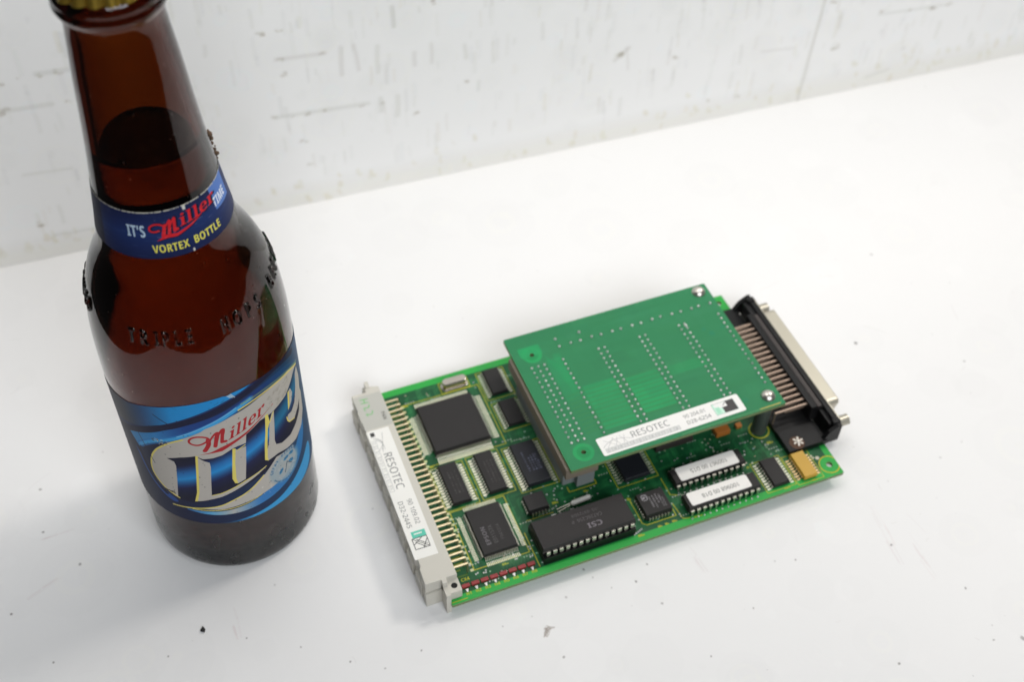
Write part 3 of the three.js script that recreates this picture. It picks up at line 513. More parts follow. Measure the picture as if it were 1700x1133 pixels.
// ---- many-pin port at the right
{
  const bevelled = (pts, h0, h1, b = 0.2) => slab(new THREE.Shape(pts.map((p) => new THREE.Vector2(...p))), h0, h1, b);
  const wing = (s) => {                                     // foot on the board and gusset up to the face plate, at one end
    const d = (v) => 51.75 + s * v, A = (pts) => pts.map(([x, v]) => [x, d(v)]);
    const foot = A([[143.6, 27], [143.6, 37.6], [160.5, 37.6], [160.5, 27]]); if (s > 0) foot.reverse();
    const g = [bevelled(foot, 0.03, 2.8)];
    const side = new THREE.Shape([[156, 0], [166, 0], [166, 9], [164.6, 9], [161, 6.5], [158.6, 2.4]].map((p) => new THREE.Vector2(...p)));
    g.push(new THREE.ExtrudeGeometry(side, { depth: 1.6, bevelEnabled: false }).translate(0, 0, s < 0 ? -d(35.6) : -d(37.4)));
    return g.map(flat);
  };
  const b = bp('port_connector', [...wing(-1), ...wing(1), box(164.2, 166.4, 17.1, 86.4, -4, 9.2), box(143.8, 160, 24, 79.6, 0.03, 2.2), box(158.6, 161, 25.6, 78, 2.2, 10.2), box(161, 164.4, 25.6, 78, 2.2, 8.4), box(161.6, 164.3, 78.1, 86.2, 0.03, 8.2), box(162.4, 164.3, 17.6, 25.5, 0.03, 7.6), rbox(163.2, 166.6, 16.2, 18.6, 2, 9.5, 0.5), rbox(163.2, 166.6, 84.9, 87.2, 2, 9.8, 0.5)], M.black);
  b.userData.label = 'black right-angle port with a metal shell and a row of thick pins';
  bp('ridge', [rbox(161.6, 163.6, 25.8, 77.8, 8.3, 9.5, 0.3)], M.brownBlack, b);
  bp('flange', [box(166.4, 167.1, 17.3, 86.2, -4, 8.8)], M.shell, b);
  const sh = new THREE.Shape(); sh.moveTo(-24.6, 7.3); sh.lineTo(24.6, 7.3); sh.quadraticCurveTo(26.8, 7.2, 26.4, 5); sh.lineTo(25, -1.4); sh.quadraticCurveTo(24.4, -2.9, 22.6, -2.9); sh.lineTo(-22.6, -2.9); sh.quadraticCurveTo(-24.4, -2.9, -25, -1.4); sh.lineTo(-26.4, 5); sh.quadraticCurveTo(-26.8, 7.2, -24.6, 7.3);
  const shell = new THREE.ExtrudeGeometry(sh, { depth: 5.4, bevelEnabled: true, bevelThickness: 0.5, bevelSize: 0.5, bevelOffset: -0.5, bevelSegments: 3, curveSegments: 8 }).rotateY(Math.PI / 2).translate(167, 0, -53.4);
  bp('shell', [shell], M.shell, b);
  for (const d of [20.2, 84]) { const n = new THREE.CylinderGeometry(2.5, 2.5, 6, 6).rotateZ(Math.PI / 2).translate(170, 3, -d); bp('hex_nut', [n, new THREE.CylinderGeometry(1.3, 1.3, 0.8, 12).rotateZ(Math.PI / 2).translate(173.1, 3, -d)], M.shell, b); }
  const pg = mergeGeometries([flat(new RoundedBoxGeometry(15, 0.95, 1.05, 2, 0.3).translate(-7, 0, 0)), flat(new THREE.CylinderGeometry(0.42, 0.42, 8.6, 10).translate(-14, -4.4, 0))]).scale(MM, MM, MM);
  for (let i = 0; i < 18; i++) { const m = new THREE.Mesh(pg, M.pinDull); m.name = 'pin'; m.castShadow = m.receiveShadow = true; m.position.set((158.6 + OFF[0]) * MM, (8.7 + HB) * MM, (-(29.1 + i * 2.64) + OFF[2]) * MM); b.add(m); }
  const low = [];
  for (let i = 0; i < 18; i++) low.push(new THREE.BoxGeometry(9, 0.9, 0.9).translate(154.6, 5.6, -(30.4 + i * 2.64)));
  stuff(bp('lower_pins', low, M.pinDull, b));
  const star = []; for (let i = 0; i < 6; i++) star.push(new THREE.BoxGeometry(2, 0.4, 0.6).translate(1.1, 0, 0).rotateY(i * Math.PI / 3 + 0.2).translate(149.2, 3.05, -17.4));
  for (const q of [17.4]) bp('rivet', [...star, new THREE.SphereGeometry(1, 12, 8).scale(1, 0.6, 1).translate(149.2, 3.1, -q)], M.steel, b);
  bp('rust_stain', [cyl(148.6, 17.2, 2.8, 2.84, 3, 24)], std({ color: lin(0.09, 0.045, 0.025), roughness: 0.8 }), b);
}

// ---------------------------------------------------------------- bottle
const bottle = new THREE.Group(); bottle.name = 'beer_bottle'; bottle.position.set(-0.0593, 0, -0.07455);
bottle.rotation.set(0.00126, -0.0286, -0.00295);
thing(bottle, 'full brown glass beer bottle with blue labels and a gold cap', 'bottle');
{
  const outerCtrl = [[30.45, 6], [30.5, 30], [30.5, 60], [30.5, 88], [30.45, 98], [30.1, 108], [29.4, 116], [28.3, 123], [26.7, 129.4], [24.6, 135], [22.2, 140], [20.6, 144], [19.6, 148.4], [18.9, 153], [18.1, 159], [17.1, 167], [15.9, 178], [14.9, 189], [14, 200], [13.1, 209], [12.6, 214.6]];
  const curve = new THREE.CatmullRomCurve3(outerCtrl.map(([r, y]) => new THREE.Vector3(r, y, 0)));
  const outer = curve.getPoints(110).map((p) => [p.x, p.y]);
  const R = (y) => { for (let i = 1; i < outer.length; i++) if (outer[i][1] >= y) { const [a, b] = [outer[i - 1], outer[i]]; return a[0] + (b[0] - a[0]) * (y - a[1]) / (b[1] - a[1]); } return 13; };
  const base = [[0, 2.2], [12, 1.9], [22, 1.1], [25.5, 0.3], [27, 0], [28.2, 0.25], [29.4, 1.4], [30.2, 3.4]];
  const ring = [[12.5, 217.6], [12.9, 218.4], [13.6, 219.2], [14.1, 220.4], [14.15, 221.2], [13.85, 222], [13.8, 222.5], [14.1, 223.2], [14.1, 224.2], [13.6, 225.3], [12.9, 226.2], [12.6, 229.5], [12, 230.6], [10.6, 230.8], [9.6, 230.2]];
  const inner = [[9.3, 222], [9.6, 214]];
  for (let y = 208; y > 100; y -= 4) inner.push([R(y) - (y > 150 ? 3.2 : 2.6), y]);
  for (let y = 96; y > 15; y -= 10) inner.push([27.9, y]);
  inner.push([27.3, 12], [25.6, 9.4], [22, 8], [12, 8.4], [0, 8.8]);
  const lathe = (pts, n = 144) => new THREE.LatheGeometry(pts.map((p) => new THREE.Vector2(p[0], p[1])), n);
  const [rc, rg] = canvas(1024, 1024);                       // polish over turn and height: scuffed foot, dust and fine scratches above
  rg.fillStyle = 'rgb(8,8,8)'; rg.fillRect(0, 0, 1024, 1024);
  const row = (y) => 1024 * (1 - y / 232);
  for (let i = 0; i < 900; i++) { const y = 2 + 26 * rnd() * rnd() ** 0.3, x = rr(0, 1024), r = rr(4, 26), q = Math.round(rr(40, 120)), gr = rg.createRadialGradient(x, row(y), 0, x, row(y), r); gr.addColorStop(0, `rgba(${q},${q},${q},0.4)`); gr.addColorStop(1, `rgba(${q},${q},${q},0)`); rg.fillStyle = gr; rg.fillRect(x - r, row(y) - r, 2 * r, 2 * r); }
  for (let i = 0; i < 300; i++) dot(rg, rr(0, 1024), row(rr(30, 215)), rr(0.5, 1.4), 'rgb(120,120,120)');
  for (let i = 0; i < 14; i++) { const x = rr(0, 1024), y = row(rr(95, 210)); poly(rg, [x, y, x + rr(-20, 20), y + rr(10, 70)], null, 'rgb(80,80,80)', 0.8); }
  const glass = phys({ color: 0xffffff, roughness: 1, roughnessMap: tex(rc, false), transmission: 1, thickness: 2.5 * MM, ior: 1.47, attenuationColor: lin(0.145, 0.034, 0.003), attenuationDistance: 0.0054 });
  // the words moulded into the shoulder, as a height field over turn and height
  const [mc, mg] = canvas(2048, 96), PXD = 2048 / 360, at = [0, 7.4, 15.4, 20.6, 27.6, 34.6, 57, 65.5, 74.5, 83, 101, 109, 116, 125, 134, 141];
  mg.fillStyle = '#000'; mg.fillRect(0, 0, 2048, 96); mg.fillStyle = '#fff'; mg.textAlign = 'center'; mg.font = '60px sans-serif';
  for (const a0 of [-39, 141]) { let n = 0; for (const ch of 'TRIPLEHOPSBREWED') { const a = a0 + at[n] + (n > 5 ? 0 : 0); n++; mg.save(); mg.translate((((a + 360) % 360)) * PXD, 70); mg.scale(ch === 'I' ? 0.7 : 0.78, 1.02); mg.fillText(ch, 0, 0); mg.lineWidth = 2; mg.strokeStyle = '#fff'; mg.strokeText(ch, 0, 0); mg.restore(); } }
  const md0 = mg.getImageData(0, 0, 2048, 96).data, hf = new Float32Array(2048 * 96);
  for (let y = 2; y < 94; y++) for (let x = 0; x < 2048; x++) { let q = 0; for (let j = -1; j <= 1; j++) for (let i = -2; i <= 2; i++) q += md0[((y + j) * 2048 + ((x + i + 2048) & 2047)) * 4]; hf[y * 2048 + x] = q / (15 * 255); }
  const raise = (th, y) => { const py = 70 - (y - 122.3) * 9.6; if (py < 1 || py > 93) return 0; const px = ((th * 180 / Math.PI + 720) % 360) * PXD, x0 = Math.floor(px), y0 = Math.floor(py), fx = px - x0, fy = py - y0, h = (x, yy) => hf[Math.min(95, yy) * 2048 + (x & 2047)]; return (h(x0, y0) * (1 - fx) + h(x0 + 1, y0) * fx) * (1 - fy) + (h(x0, y0 + 1) * (1 - fx) + h(x0 + 1, y0 + 1) * fx) * fy; };
  {
    const dense = []; for (let y = 120.4; y < 129.6; y += 0.1) dense.push([R(y), y, 1]);
    const path = [...base, ...outer.filter((p) => p[1] < 120.3), ...dense, ...outer.filter((p) => p[1] > 129.65), ...ring, ...inner];
    const N = 1440, L = path.length, v = new Float32Array((N + 1) * L * 3), uvs = new Float32Array((N + 1) * L * 2), ix = [];
    for (let i = 0; i <= N; i++) { const th = (i % N) / N * Math.PI * 2, sn = Math.sin(th), cs = Math.cos(th); for (let j = 0; j < L; j++) { const [r, y, f] = path[j], q = r + (f ? 0.62 * raise(th, y) : 0); v.set([q * sn, y + (f ? 0.15 * raise(th, y) : 0), q * cs], (i * L + j) * 3); uvs[(i * L + j) * 2] = i / N; uvs[(i * L + j) * 2 + 1] = j < L - inner.length ? y / 232 : 0.6; } }
    for (let i = 0; i < N; i++) for (let j = 0; j < L - 1; j++) { const a = i * L + j, b = a + L; ix.push(a, b, b + 1, a, b + 1, a + 1); }
    const g = new THREE.BufferGeometry(); g.setAttribute('position', new THREE.BufferAttribute(v, 3)); g.setAttribute('uv', new THREE.BufferAttribute(uvs, 2)); g.setIndex(ix); g.computeVertexNormals();
    const nn = g.attributes.normal; for (let j = 0; j < L; j++) { const q = new THREE.Vector3(nn.getX(j) + nn.getX(N * L + j), nn.getY(j) + nn.getY(N * L + j), nn.getZ(j) + nn.getZ(N * L + j)).normalize(); nn.setXYZ(j, q.x, q.y, q.z); nn.setXYZ(N * L + j, q.x, q.y, q.z); }
    g.scale(MM, MM, MM); const m = new THREE.Mesh(g, glass); m.name = 'glass_body'; m.castShadow = m.receiveShadow = true; bottle.add(m);
  }
  const fill = [[0, 8.7], [12, 8.3], [22.1, 7.9], [25.7, 9.3], [27.4, 12]];
  for (let y = 16; y < 100; y += 10) fill.push([28, y]);
  for (let y = 100; y < 177; y += 4) fill.push([R(y) - (y > 150 ? 3.1 : 2.5), y]);
  fill.push([R(177.6) - 3.1, 177.6], [R(177) - 3.9, 177.1], [R(177) - 5.5, 176.9], [0, 176.8]);
  mk('beer', lathe(fill), phys({ color: 0xffffff, roughness: 0, transmission: 1, thickness: 50 * MM, ior: 1.335, attenuationColor: lin(0.66, 0.3, 0.06), attenuationDistance: 0.05 }), bottle);
  // sheets wrapped round the bottle
  function wrap(name, t0, t1, lo, hi, y0, y1, off, mat, n = 120, rows = 10) {
    const v = [], uv = [], ix = [];
    for (let i = 0; i <= n; i++) for (let j = 0; j <= rows; j++) {
      const th = (t0 + (t1 - t0) * i / n) * Math.PI / 180, a = th * 180 / Math.PI, y = lo(a) + (hi(a) - lo(a)) * j / rows, r = R(y) + off;
      v.push(r * Math.sin(th), y, r * Math.cos(th)); uv.push(i / n, (y - y0) / (y1 - y0));
    }
    for (let i = 0; i < n; i++) for (let j = 0; j < rows; j++) { const a = i * (rows + 1) + j, b = a + rows + 1; ix.push(a, b, b + 1, a, b + 1, a + 1); }
    const g = new THREE.BufferGeometry(); g.setAttribute('position', new THREE.Float32BufferAttribute(v, 3)); g.setAttribute('uv', new THREE.Float32BufferAttribute(uv, 2)); g.setIndex(ix); g.computeVertexNormals();
    return mk(name, g, mat, bottle);
  }
  const K = 30.6 * Math.PI / 180;      // millimetres of label per degree
  {
    const S0 = -105 * K, S1 = 105 * K, [c, g] = artboard(S0, S1, 28, 100, 17.5);
    const navy = 'rgb(16,22,56)';
    g.fillStyle = navy; g.fillRect(S0, 28, S1 - S0, 72);
    const hg = g.createLinearGradient(-50, 0, 45, 0); hg.addColorStop(0, 'rgb(40,42,58)'); hg.addColorStop(0.2, 'rgb(30,36,62)'); hg.addColorStop(0.3, 'rgb(16,22,56)'); hg.addColorStop(0.9, 'rgb(18,60,96)'); hg.addColorStop(1, 'rgb(20,70,110)'); g.fillStyle = hg; g.fillRect(S0, 28, S1 - S0, 72);
    const nt = [-60, 66, -45, 72, -33, 77.6, -21.6, 83.2, -15.3, 87, -8.1, 90.6, 1, 94.2, 7.9, 96, 16.1, 98.4, 22, 100];
    const bg = g.createLinearGradient(-34, 0, -14, 0); bg.addColorStop(0, 'rgb(50,54,66)'); bg.addColorStop(0.45, 'rgb(40,74,116)'); bg.addColorStop(1, 'rgb(28,138,204)');
    poly(g, [-60, 100, ...nt], bg);
    g.strokeStyle = 'rgba(20,30,70,0.5)'; smooth(g, nt, 'rgba(22,36,84,0.9)', 1.4);
    // glossy band over the letters
    const gb = [-34, 73.4, -22, 80.6, -16.3, 84.3, -8.5, 87.8, 1, 90.6, 7.4, 92.9, 15.4, 94.6, 23.6, 93.6, 30, 90.6, 38, 84, 36.6, 82.6, 28.6, 87.6, 17.5, 90.6, 12, 90.8, 6.9, 89.6, 0.4, 86.6, -6.1, 83.6, -14, 79.4, -25.5, 73.9, -31.1, 67.5];
    const g2 = g.createLinearGradient(-34, 70, 30, 90); g2.addColorStop(0, 'rgb(56,140,196)'); g2.addColorStop(0.22, 'rgb(44,128,192)'); g2.addColorStop(0.4, 'rgb(22,64,132)'); g2.addColorStop(0.75, 'rgb(20,50,112)'); g2.addColorStop(1, 'rgb(20,70,110)');
    smooth(g, gb, null, 0, g2);
    const edgeLine = [-30, 69.4, -25.5, 74.6, -14, 80.2, -6.1, 84.4, 0.6, 87.4, 6.9, 90.4, 11, 91.6];
    smooth(g, edgeLine, 'rgba(40,120,190,0.75)', 2.6); smooth(g, edgeLine, 'rgba(62,164,220,0.9)', 1.3); smooth(g, [-14, 80.9, -6.1, 85.2, 0.6, 88.3, 6, 90.8], 'rgba(150,214,240,0.7)', 0.35);
    smooth(g, [8, 91.4, 14, 91.8, 20, 91.2, 29, 88.4, 37, 83.4], 'rgba(150,160,110,0.55)', 0.9);
    smooth(g, [-40, 70, -33.6, 75.2, -21.8, 83, -15.6, 85.8, -8.2, 89.4, 1, 92.6, 7.6, 94.8, 15.6, 96.6, 24, 96.6, 34, 92], 'rgb(13,17,50)', 2.5);
    // blue glow left and below the letters
    smooth(g, [-33.5, 66, -32, 56, -29, 48, -25, 43, -22, 41.4, -20, 43, -25, 47, -29, 54, -31.4, 62], null, 0, 'rgb(30,70,140)');
    smooth(g, [-31.4, 66, -30.6, 58, -28.2, 50, -24.6, 45.6], 'rgb(14,18,48)', 1.6);
    const lb = g.createLinearGradient(-20, 0, 30, 0); lb.addColorStop(0, 'rgb(30,84,150)'); lb.addColorStop(0.2, 'rgb(90,160,204)'); lb.addColorStop(0.35, 'rgb(176,176,172)'); lb.addColorStop(0.55, 'rgb(50,120,184)'); lb.addColorStop(1, 'rgb(30,110,170)');
    smooth(g, [-18, 39.8, -8, 38.4, 2, 39.4, 10, 42, 20, 46, 30, 55, 34, 62, 33, 50, 24, 40.6, 12, 37.4, 0, 36.2, -10, 36.8, -18, 39], null, 0, lb);
    const bl = g.createLinearGradient(-14, 0, 4, 0); bl.addColorStop(0, 'rgba(40,130,190,0)'); bl.addColorStop(1, 'rgb(52,150,206)');
    smooth(g, [-14, 31.2, -4, 31.6, 6, 32.6, 16, 34.2, 26, 38.2, 36, 44, 36, 33, 26, 30.4, 6, 30.4, -14, 30.6], null, 0, bl);
    // counters of the letters: a blue gleam between dark edges
    g.save(); poly(g, [-20, 68.4, -9, 72, 2, 72.6, 10, 79, 20, 80.5, 33, 82, 36, 70, 29, 58, 17, 54, 4, 50.5, -6, 47, -14, 44, -21, 44.5], null); g.clip();
    for (let s = -21; s < 37; s += 0.25) { const m = 60.4 + 0.4 * (s + 12), q = g.createLinearGradient(0, m - 11, 0, m + 9); q.addColorStop(0, 'rgb(10,12,42)'); q.addColorStop(0.22, 'rgb(14,22,66)'); q.addColorStop(0.48, s > 16 ? 'rgb(24,110,150)' : 'rgb(30,138,204)'); q.addColorStop(0.64, s > 16 ? 'rgb(22,92,130)' : 'rgb(28,104,170)'); q.addColorStop(0.86, 'rgb(12,15,50)'); q.addColorStop(1, 'rgb(10,12,42)'); g.fillStyle = q; g.fillRect(s, 40, 0.3, 45); }
    g.restore();
    const silver = 'rgb(182,176,168)', yel = 'rgb(222,206,104)';
    const low = [-23.2, 39.9, -16.8, 40.5, -11.4, 41.2, -5.7, 42.2, -1.6, 44.2, 3.8, 46.1, 10.1, 51, 16, 56, 24.4, 53.5, 25, 47.5, 18, 43, 10, 42, 4.7, 41.2, -2.7, 40.2, -6, 39.8, -12.3, 40.6, -16.9, 40];
    poly(g, low, silver);
    smooth(g, [-23.3, 39.6, -16.8, 40.3, -11.4, 41, -5.7, 42, -1.6, 44.2, 3.8, 46.3, 10.1, 51.2], yel, 0.55);
    smooth(g, [-16, 40, -8, 39.2, 2, 40, 8, 41.8], yel, 0.4);
    const sw = [-20.2, 45.9, -18.5, 56.2, -17.3, 64.6, -17.6, 66.8, -19.9, 67.9, -15, 69.8, -9.8, 71, -7.8, 69.2, -4.5, 69.2, -1.5, 69.9, 2.1, 71.9, 3.8, 72.2, 6.6, 72.1, 7.3, 76.2, 12.7, 79, 17.8, 78.6, 25.4, 79.6, 32.4, 83.3, 36.2, 83.4, 28.8, 88, 22, 89.8, 14.4, 89.8, 4.4, 87.8, -4.8, 84.6, -6.1, 83.5, -14, 79.3, -19, 75.3, -23.8, 70.4, -26.6, 64.7, -28.2, 57.1, -26.9, 52.2, -24.6, 48.6, -22.1, 47];
    poly(g, sw, silver);
    smooth(g, [-12.5, 79.6, -15.4, 78.3, -19, 75.6, -23.4, 71, -26.7, 64.6, -28.2, 57.1, -26.9, 52.2, -24.6, 48.6, -22.1, 46.8, -19.8, 45.2], yel, 0.65);
    smooth(g, [6.6, 89.2, 12, 90.4, 20, 90.2, 29, 87.6, 36, 83], yel, 0.6);
    poly(g, [-9.8, 71, -11.2, 60.7, -12.7, 50.3, -14.2, 44.8, -11.5, 45.4, -8.9, 46.2, -4.9, 47.3, -1.3, 48.9, 3.7, 51.2, 7.5, 53, 11.6, 55, 7.5, 53.9, 3.7, 52.7, -1.3, 50.5, -4.9, 49, -8.2, 48.4, -7.2, 56, -6, 64.6, -6, 67, -7.8, 68.3], silver);
    poly(g, [-9.9, 71, -11.3, 60.7, -12.8, 50.3, -14.4, 44.8, -13.4, 45, -12, 50.3, -10.5, 60.7, -9.1, 71], yel); poly(g, [-8, 48.6, -4.9, 49.2, -1.3, 50.7, 3.7, 52.9, 11.6, 55.2], null, yel, 0.4);
    poly(g, [2.1, 71.8, 0.9, 64, -0.2, 56.1, 0.2, 53.5, 1.2, 52.8, 3.9, 53.8, 5.2, 62, 6.4, 70.6, 3.5, 70.4], silver); poly(g, [2, 71.8, 0.8, 64, -0.3, 56.1, 0.2, 53.4, 1.2, 52.8, 1, 56, 1.8, 64, 3, 71.4], yel); poly(g, [3.4, 70.2, 6.2, 71.4], null, yel, 0.4);
    poly(g, [16, 75.1, 14.5, 66.3, 11.7, 58.5, 12.9, 57.2, 16.9, 57.1, 21.4, 55.2, 26.5, 54.1, 32, 55.7, 35.6, 60, 36.6, 68, 35.4, 72, 32, 63.4, 28.6, 61.2, 24.1, 59.6, 19.4, 60.4, 17, 62.2, 16.7, 64.7, 17.6, 71, 18.6, 78.6, 17.6, 78.4], silver);
    poly(g, [14.9, 79.6, 13.9, 72.3, 12.7, 66.3, 11.6, 58.5, 12.9, 57.1, 12.8, 59, 13.8, 66.3, 15, 72.6, 16.2, 75.4, 16, 79.6], yel); poly(g, [16.2, 75, 18.4, 78.4], null, yel, 0.4);
    poly(g, [26.5, 79.4, 28.3, 79.6, 29.2, 76.4, 27.8, 73.4, 25.2, 71.6], silver); poly(g, [26.4, 79.4, 25.1, 71.5, 26.2, 72.5, 27.4, 79.5], yel);
    poly(g, [23.9, 68, 24.8, 66, 27.9, 64.3, 31.2, 65.9, 35.5, 69, 37, 76, 36, 82, 33.6, 81, 32.3, 75.9, 29.6, 70.7, 26.8, 69.1, 24.6, 69.8], silver); poly(g, [23.8, 69.4, 24, 67.4, 24.9, 65.8, 27.9, 64.2], null, yel, 0.5);
    // script over the letters
    const red = 'rgb(170,34,40)';
    poly(g, [-8.5, 71.6, -4.7, 72.4, -1.4, 74, 2.5, 75.4, 7.4, 77.3, 13, 80.1, 17.9, 82.1, 12.9, 79.6, 7.3, 76.3, 1.4, 73.4, -1.2, 72.0, -6.8, 71.7], red);
    smooth(g, [-5.2, 78.2, -6.7, 77, -8.8, 76.6, -10.7, 77.9, -10.5, 79.8, -8.6, 81.1, -6.2, 80.9, -4.4, 80, -4.2, 77.6, -5.4, 75.4, -6.6, 73.4], red, 0.75);
    smooth(g, [-4.6, 79, -4.6, 77, -5.4, 75.2, -6.4, 73.6], red, 1.5); smooth(g, [-4.4, 78, -2.6, 81.2, -1, 82.2, -1.2, 80, -2.8, 75.2], red, 0.7); poly(g, [-1.4, 81.6, -2.9, 75.2], null, red, 1.3); smooth(g, [-2, 78.4, -0.4, 82.4, 0.9, 83.2, 0.8, 81.6, -0.7, 77.4], red, 0.7); poly(g, [0.4, 82.4, -0.6, 76.6, 0.6, 76.6], null, red, 1.15);
    g.save(); g.transform(0.94, 0.345, 0.12, 1, 1.4, 76.6); txt(g, 'iller', 0, 0, 5.2, { color: red, font: 'bold serif', w: 0.92, skew: 0.16 }); g.restore();
    g.strokeStyle = red; g.lineWidth = 0.12; g.beginPath(); g.arc(18.4, 82, 0.4, 0, 7); g.stroke();
    // hop medallion, lower right
    const md = g.createRadialGradient(19.4, 47.6, 1, 19.4, 47.6, 8); md.addColorStop(0, 'rgba(166,170,168,0.95)'); md.addColorStop(0.7, 'rgba(150,166,174,0.85)'); md.addColorStop(1, 'rgba(90,140,170,0)'); dot(g, 19.4, 47.6, 8, md);
    for (const [x, y, a] of [[17.4, 46.4, 0.9], [21.6, 47.2, -0.7], [20, 50.6, 0.1], [22.4, 50.6, -0.5]]) for (let i = 0; i < 5; i++) { g.save(); g.translate(x, y); g.rotate(a + (i - 2) * 0.5); g.scale(0.5, 1); dot(g, 0, 0.9, 0.75, i % 2 ? 'rgb(34,92,134)' : 'rgb(46,126,170)'); g.restore(); }
    poly(g, [18.4, 44.6, 20, 49], null, 'rgb(36,70,96)', 0.35); poly(g, [20, 49, 22, 46.4], null, 'rgb(36,70,96)', 0.3);
    const arcText = (s, r, a0, a1) => [...s].forEach((ch, i) => { const a = a0 + (a1 - a0) * i / (s.length - 1); txt(g, ch, 19.6 + Math.cos(a) * r, 47.4 + Math.sin(a) * r, 1.2, { rot: a - Math.PI / 2, color: 'rgb(38,96,140)', font: 'bold sans-serif', align: 'center' }); });
    arcText('GREAT PILSNER', 6.2, 2.9, 0.6); const arcLow = [...'FINE AMERICAN BEER']; arcLow.forEach((ch, i) => { const a = 3.6 + (5.9 - 3.6) * i / (arcLow.length - 1); g.fillStyle = 'rgba(30,80,120,0.6)'; if (ch !== ' ') g.fillRect(19.6 + Math.cos(a) * 6.6 - 0.3, 47.4 + Math.sin(a) * 6.6 - 0.4, 0.6, 0.8); });
    // wear
    for (let i = 0; i < 160; i++) dot(g, rr(-30, 34), rr(32, 96), rr(0.08, 0.28), `rgba(30,32,44,${rr(0.2, 0.6)})`);
    for (let i = 0; i < 60; i++) dot(g, rr(8, 24), rr(40, 56), rr(0.1, 0.35), `rgba(214,212,206,${rr(0.2, 0.6)})`);
    for (let i = 0; i < 26; i++) { const x = rr(-18, 18), y = 95 + rr(0, 3); smooth(g, [x, y, x + rr(0, 1.2), y + rr(0, 0.8), x + rr(0.4, 2), y + rr(-0.4, 1)], 'rgba(20,40,70,0.4)', 0.16); }
    smooth(g, [-20, 90.8, -17.6, 88.6, -16, 87.4], 'rgba(24,26,44,0.9)', 0.35); smooth(g, [-30, 80, -27.5, 70, -25.6, 62], 'rgba(24,30,50,0.8)', 0.3);
    for (let i = 0; i < 26; i++) dot(g, -22.8 + rr(-1.7, 1.7), 47.6 + rr(-0.8, 0.8), rr(0.15, 0.5), `rgba(50,40,32,${rr(0.4, 0.8)})`);
    for (let i = 0; i < 40; i++) dot(g, -20.6 + rr(-3, 3.4), 76 + rr(-1.4, 1.6), rr(0.12, 0.5), `rgba(${rnd() < 0.6 ? '226,218,206' : '90,70,56'},${rr(0.3, 0.7)})`);
    for (let i = 0; i < 40; i++) dot(g, rr(16, 28), rr(80, 87), rr(0.2, 0.9), 'rgba(120,112,96,0.14)');
    for (let i = 0; i < 3; i++) poly(g, [4 + i * 0.6, 98, 5 + i * 0.7, 96.4 - i * 0.3], null, 'rgba(226,224,216,0.8)', 0.35);
    for (let i = 0; i < 2600; i++) { g.fillStyle = `rgba(${rnd() < 0.5 ? '255,255,255' : '0,0,0'},0.045)`; g.fillRect(rr(S0, S1), rr(28, 100), rr(0.1, 0.9), rr(0.06, 0.16)); }
    const hi = (a) => 98.2 - 6.4 * ((a - 12) / 66) ** 2 * (Math.abs(a - 12) < 66 ? 1 : 1) + Math.max(0, Math.abs(a - 12) - 66) * 0.14 + (a > 6 && a < 10 ? -0.35 : 0);
    wrap('front_label', -105, 105, (a) => 31.2 - 0.02 * a * (a > 0 ? 0.5 : 1), hi, 28, 100, 0.14, phys({ map: tex(c), roughness: 0.5, specularIntensity: 0.4 })).userData.label = 'blue and silver front label with red script';
  }
  {
    const k = 18.6 * Math.PI / 180, S0 = -112 * k, S1 = 112 * k, [c, g] = artboard(S0, S1, 147, 167, 20);
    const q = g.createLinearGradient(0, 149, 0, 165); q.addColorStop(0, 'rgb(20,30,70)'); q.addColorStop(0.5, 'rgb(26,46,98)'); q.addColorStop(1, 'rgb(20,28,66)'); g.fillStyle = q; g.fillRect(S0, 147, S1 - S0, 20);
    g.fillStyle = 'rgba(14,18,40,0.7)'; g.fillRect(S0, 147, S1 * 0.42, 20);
    g.fillStyle = 'rgba(92,132,206,0.85)'; g.beginPath(); g.moveTo(14.6, 164.5); g.lineTo(24, 165); g.lineTo(24, 155.6); g.lineTo(15.6, 156.4); g.closePath(); g.fill();
    for (let i = 0; i < 160; i++) { const x = rr(S0, S1), y = rr(148, 165), l = rr(0.5, 5); poly(g, [x, y, x + l, y + rr(-0.05, 0.05)], null, `rgba(120,140,190,${rr(0.06, 0.3)})`, rr(0.05, 0.12)); }
    const T = (s, a0, y, h, a1, col, alpha = 1) => { // text between two angles
      g.save(); g.font = 'bold 138px sans-serif'; const wd = g.measureText(s).width * h / 100; g.restore();
      txt(g, s, a0 * k, y, h, { color: col, font: 'bold sans-serif', w: (a1 - a0) * k / wd, alpha });
    };
    T("IT'S", -37, 156.3, 3.9, -20.4, 'rgb(186,206,222)'); T('TIME', 46, 157.4, 3.1, 68, 'rgb(226,230,236)'); T('VORTEX', -17.4, 151, 2.6, 13, 'rgb(226,216,92)'); T('BOTTLE', 17.2, 151.2, 2.6, 46.8, 'rgb(226,216,92)');
    const red = 'rgb(206,34,44)', a = (d) => d * k;
    for (const [col, dx, w] of [['rgba(10,12,36,0.8)', 0.25, 0.5], [red, 0, 0]]) {
      poly(g, [a(-12.6) + dx, 154.9 - dx, a(-3) + dx, 155.6 - dx, a(5) + dx, 155.5 - dx, a(20) + dx, 157.4 - dx, a(40) + dx, 160.6 - dx, a(20) + dx, 158.0 - dx, a(6) + dx, 156.6 - dx, a(-4) + dx, 156.8 - dx], col);
      smooth(g, [a(-9) + dx, 158.3, a(-13) + dx, 157.8, a(-17) + dx, 158.4, a(-16.6) + dx, 159.8, a(-11) + dx, 160.6, a(-5) + dx, 160, a(-3.4) + dx, 158.6, a(-5) + dx, 156.9], col, 0.55 + w);
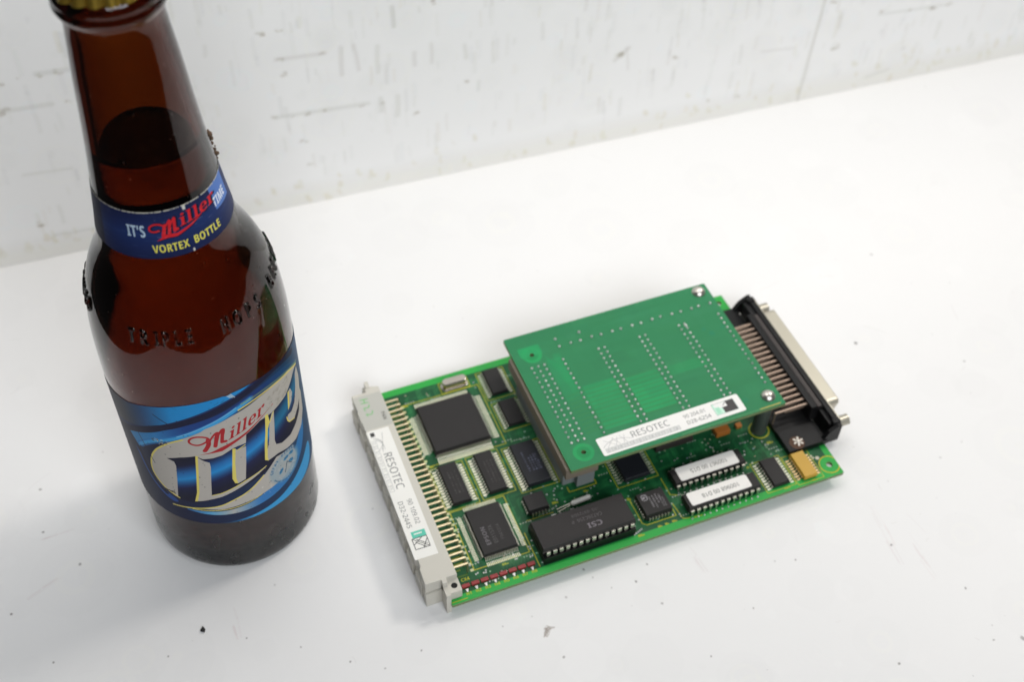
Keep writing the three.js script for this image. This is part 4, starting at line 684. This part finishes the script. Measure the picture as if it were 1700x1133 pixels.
      poly(g, [a(-3.4) + dx, 159.8, a(-6.4) + dx, 156.4], null, col, 0.95 + w); poly(g, [a(-3) + dx, 159.4, a(1.2) + dx, 161.2], null, col, 0.5 + w); poly(g, [a(1.4) + dx, 161, a(-0.8) + dx, 157], null, col, 0.9 + w); poly(g, [a(1) + dx, 159.4, a(5.4) + dx, 161.6], null, col, 0.5 + w); poly(g, [a(5.6) + dx, 161.4, a(4) + dx, 157.5, a(6.6) + dx, 157.8], null, col, 0.9 + w);
      g.save(); g.transform(1, 0.13, 0.1, 1, a(9) + dx, 158.2 - dx); txt(g, 'iller', 0, 0, 3.7, { color: col, font: 'bold serif', w: 1.2 }); if (w) { g.restore(); g.save(); g.transform(1, 0.13, 0.1, 1, a(9) + dx * 2, 158 - dx); txt(g, 'iller', 0, 0, 3.8, { color: col, font: 'bold serif', w: 1.2 }); } g.restore();
    }
    for (let i = 0; i < 30; i++) { const x = rr(a(-14), a(38)), y = rr(155.4, 162); poly(g, [x, y, x + rr(0.3, 1.6), y + 0.05], null, 'rgba(240,200,200,0.4)', 0.09); }
    g.fillStyle = 'rgb(206,204,196)'; g.fillRect(a(15), 163, 0.9, 2); g.fillRect(a(14.6), 147.8, 0.5, 2.2);
    for (let i = 0; i < 260; i++) { g.fillStyle = 'rgb(196,192,176)'; if (rnd() < 0.8) g.fillRect(S0 + i * 0.28, 164.25 + rr(-0.05, 0.04), 0.3, 0.4); }
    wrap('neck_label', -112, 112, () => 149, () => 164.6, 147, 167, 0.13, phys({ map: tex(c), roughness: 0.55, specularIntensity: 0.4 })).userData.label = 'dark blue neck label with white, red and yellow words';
  }
  // crown cap
  {
    const v = [], ix = [], uv = [], n = 420, rows = [[13.9, 226.1, 1.1], [13.75, 226.8, 1.0], [13.5, 228, 0.8], [13.3, 229.4, 0.5], [13.2, 230.8, 0.15], [12.6, 231.9, 0], [11, 232.5, 0], [0, 232.6, 0]];
    for (let i = 0; i <= n; i++) for (const [r, y, a] of rows) { const t = i / n * Math.PI * 2, q = r + a * (Math.abs(Math.cos(t * 10.5)) - 0.35); v.push(q * Math.sin(t), y, q * Math.cos(t)); uv.push(i / n, y); }
    for (let i = 0; i < n; i++) for (let j = 0; j < rows.length - 1; j++) { const a = i * rows.length + j, b = a + rows.length; ix.push(a, b, b + 1, a, b + 1, a + 1); }
    const g = new THREE.BufferGeometry(); g.setAttribute('position', new THREE.Float32BufferAttribute(v, 3)); g.setAttribute('uv', new THREE.Float32BufferAttribute(uv, 2)); g.setIndex(ix); g.computeVertexNormals();
    mk('bottle_cap', g, std({ color: lin(0.62, 0.42, 0.07), roughness: 0.3, metalness: 0.9 }), bottle).userData.label = 'gold crimped crown cap';
  }
  // dried crust where the neck label ends
  const crumbs = []; for (let i = 0; i < 26; i++) { const th = (98 + rr(-5, 5)) * Math.PI / 180, y = rr(163, 172), r = R(y) + rr(0, 0.7); crumbs.push(new THREE.IcosahedronGeometry(rr(0.3, 0.8), 0).translate(r * Math.sin(th), y, r * Math.cos(th))); }
  mk('dried_crust', crumbs, std({ color: lin(0.1, 0.06, 0.035), roughness: 0.9 }), bottle);
}

// ---------------------------------------------------------------- crumb on the table
{
  const g = new THREE.IcosahedronGeometry(0.85, 2), p = g.attributes.position;
  for (let i = 0; i < p.count; i++) { const q = 1 + 0.28 * Math.sin(p.getX(i) * 5.1 + p.getY(i) * 3.7) + 0.2 * Math.cos(p.getZ(i) * 6.3); p.setXYZ(i, p.getX(i) * q * 0.85, Math.max(-0.45, p.getY(i) * q * 0.6), p.getZ(i) * q * 1.15); }
  g.computeVertexNormals();
  const m = mk('crumb', g.translate(0, 0.45, 0), std({ color: lin(0.012, 0.011, 0.011), roughness: 0.8 }));
  m.position.set(-0.0835, 0, -0.0256); thing(m, 'tiny black crumb on the table in front of the bottle', 'crumb');
}
renderer.render(scene, camera);
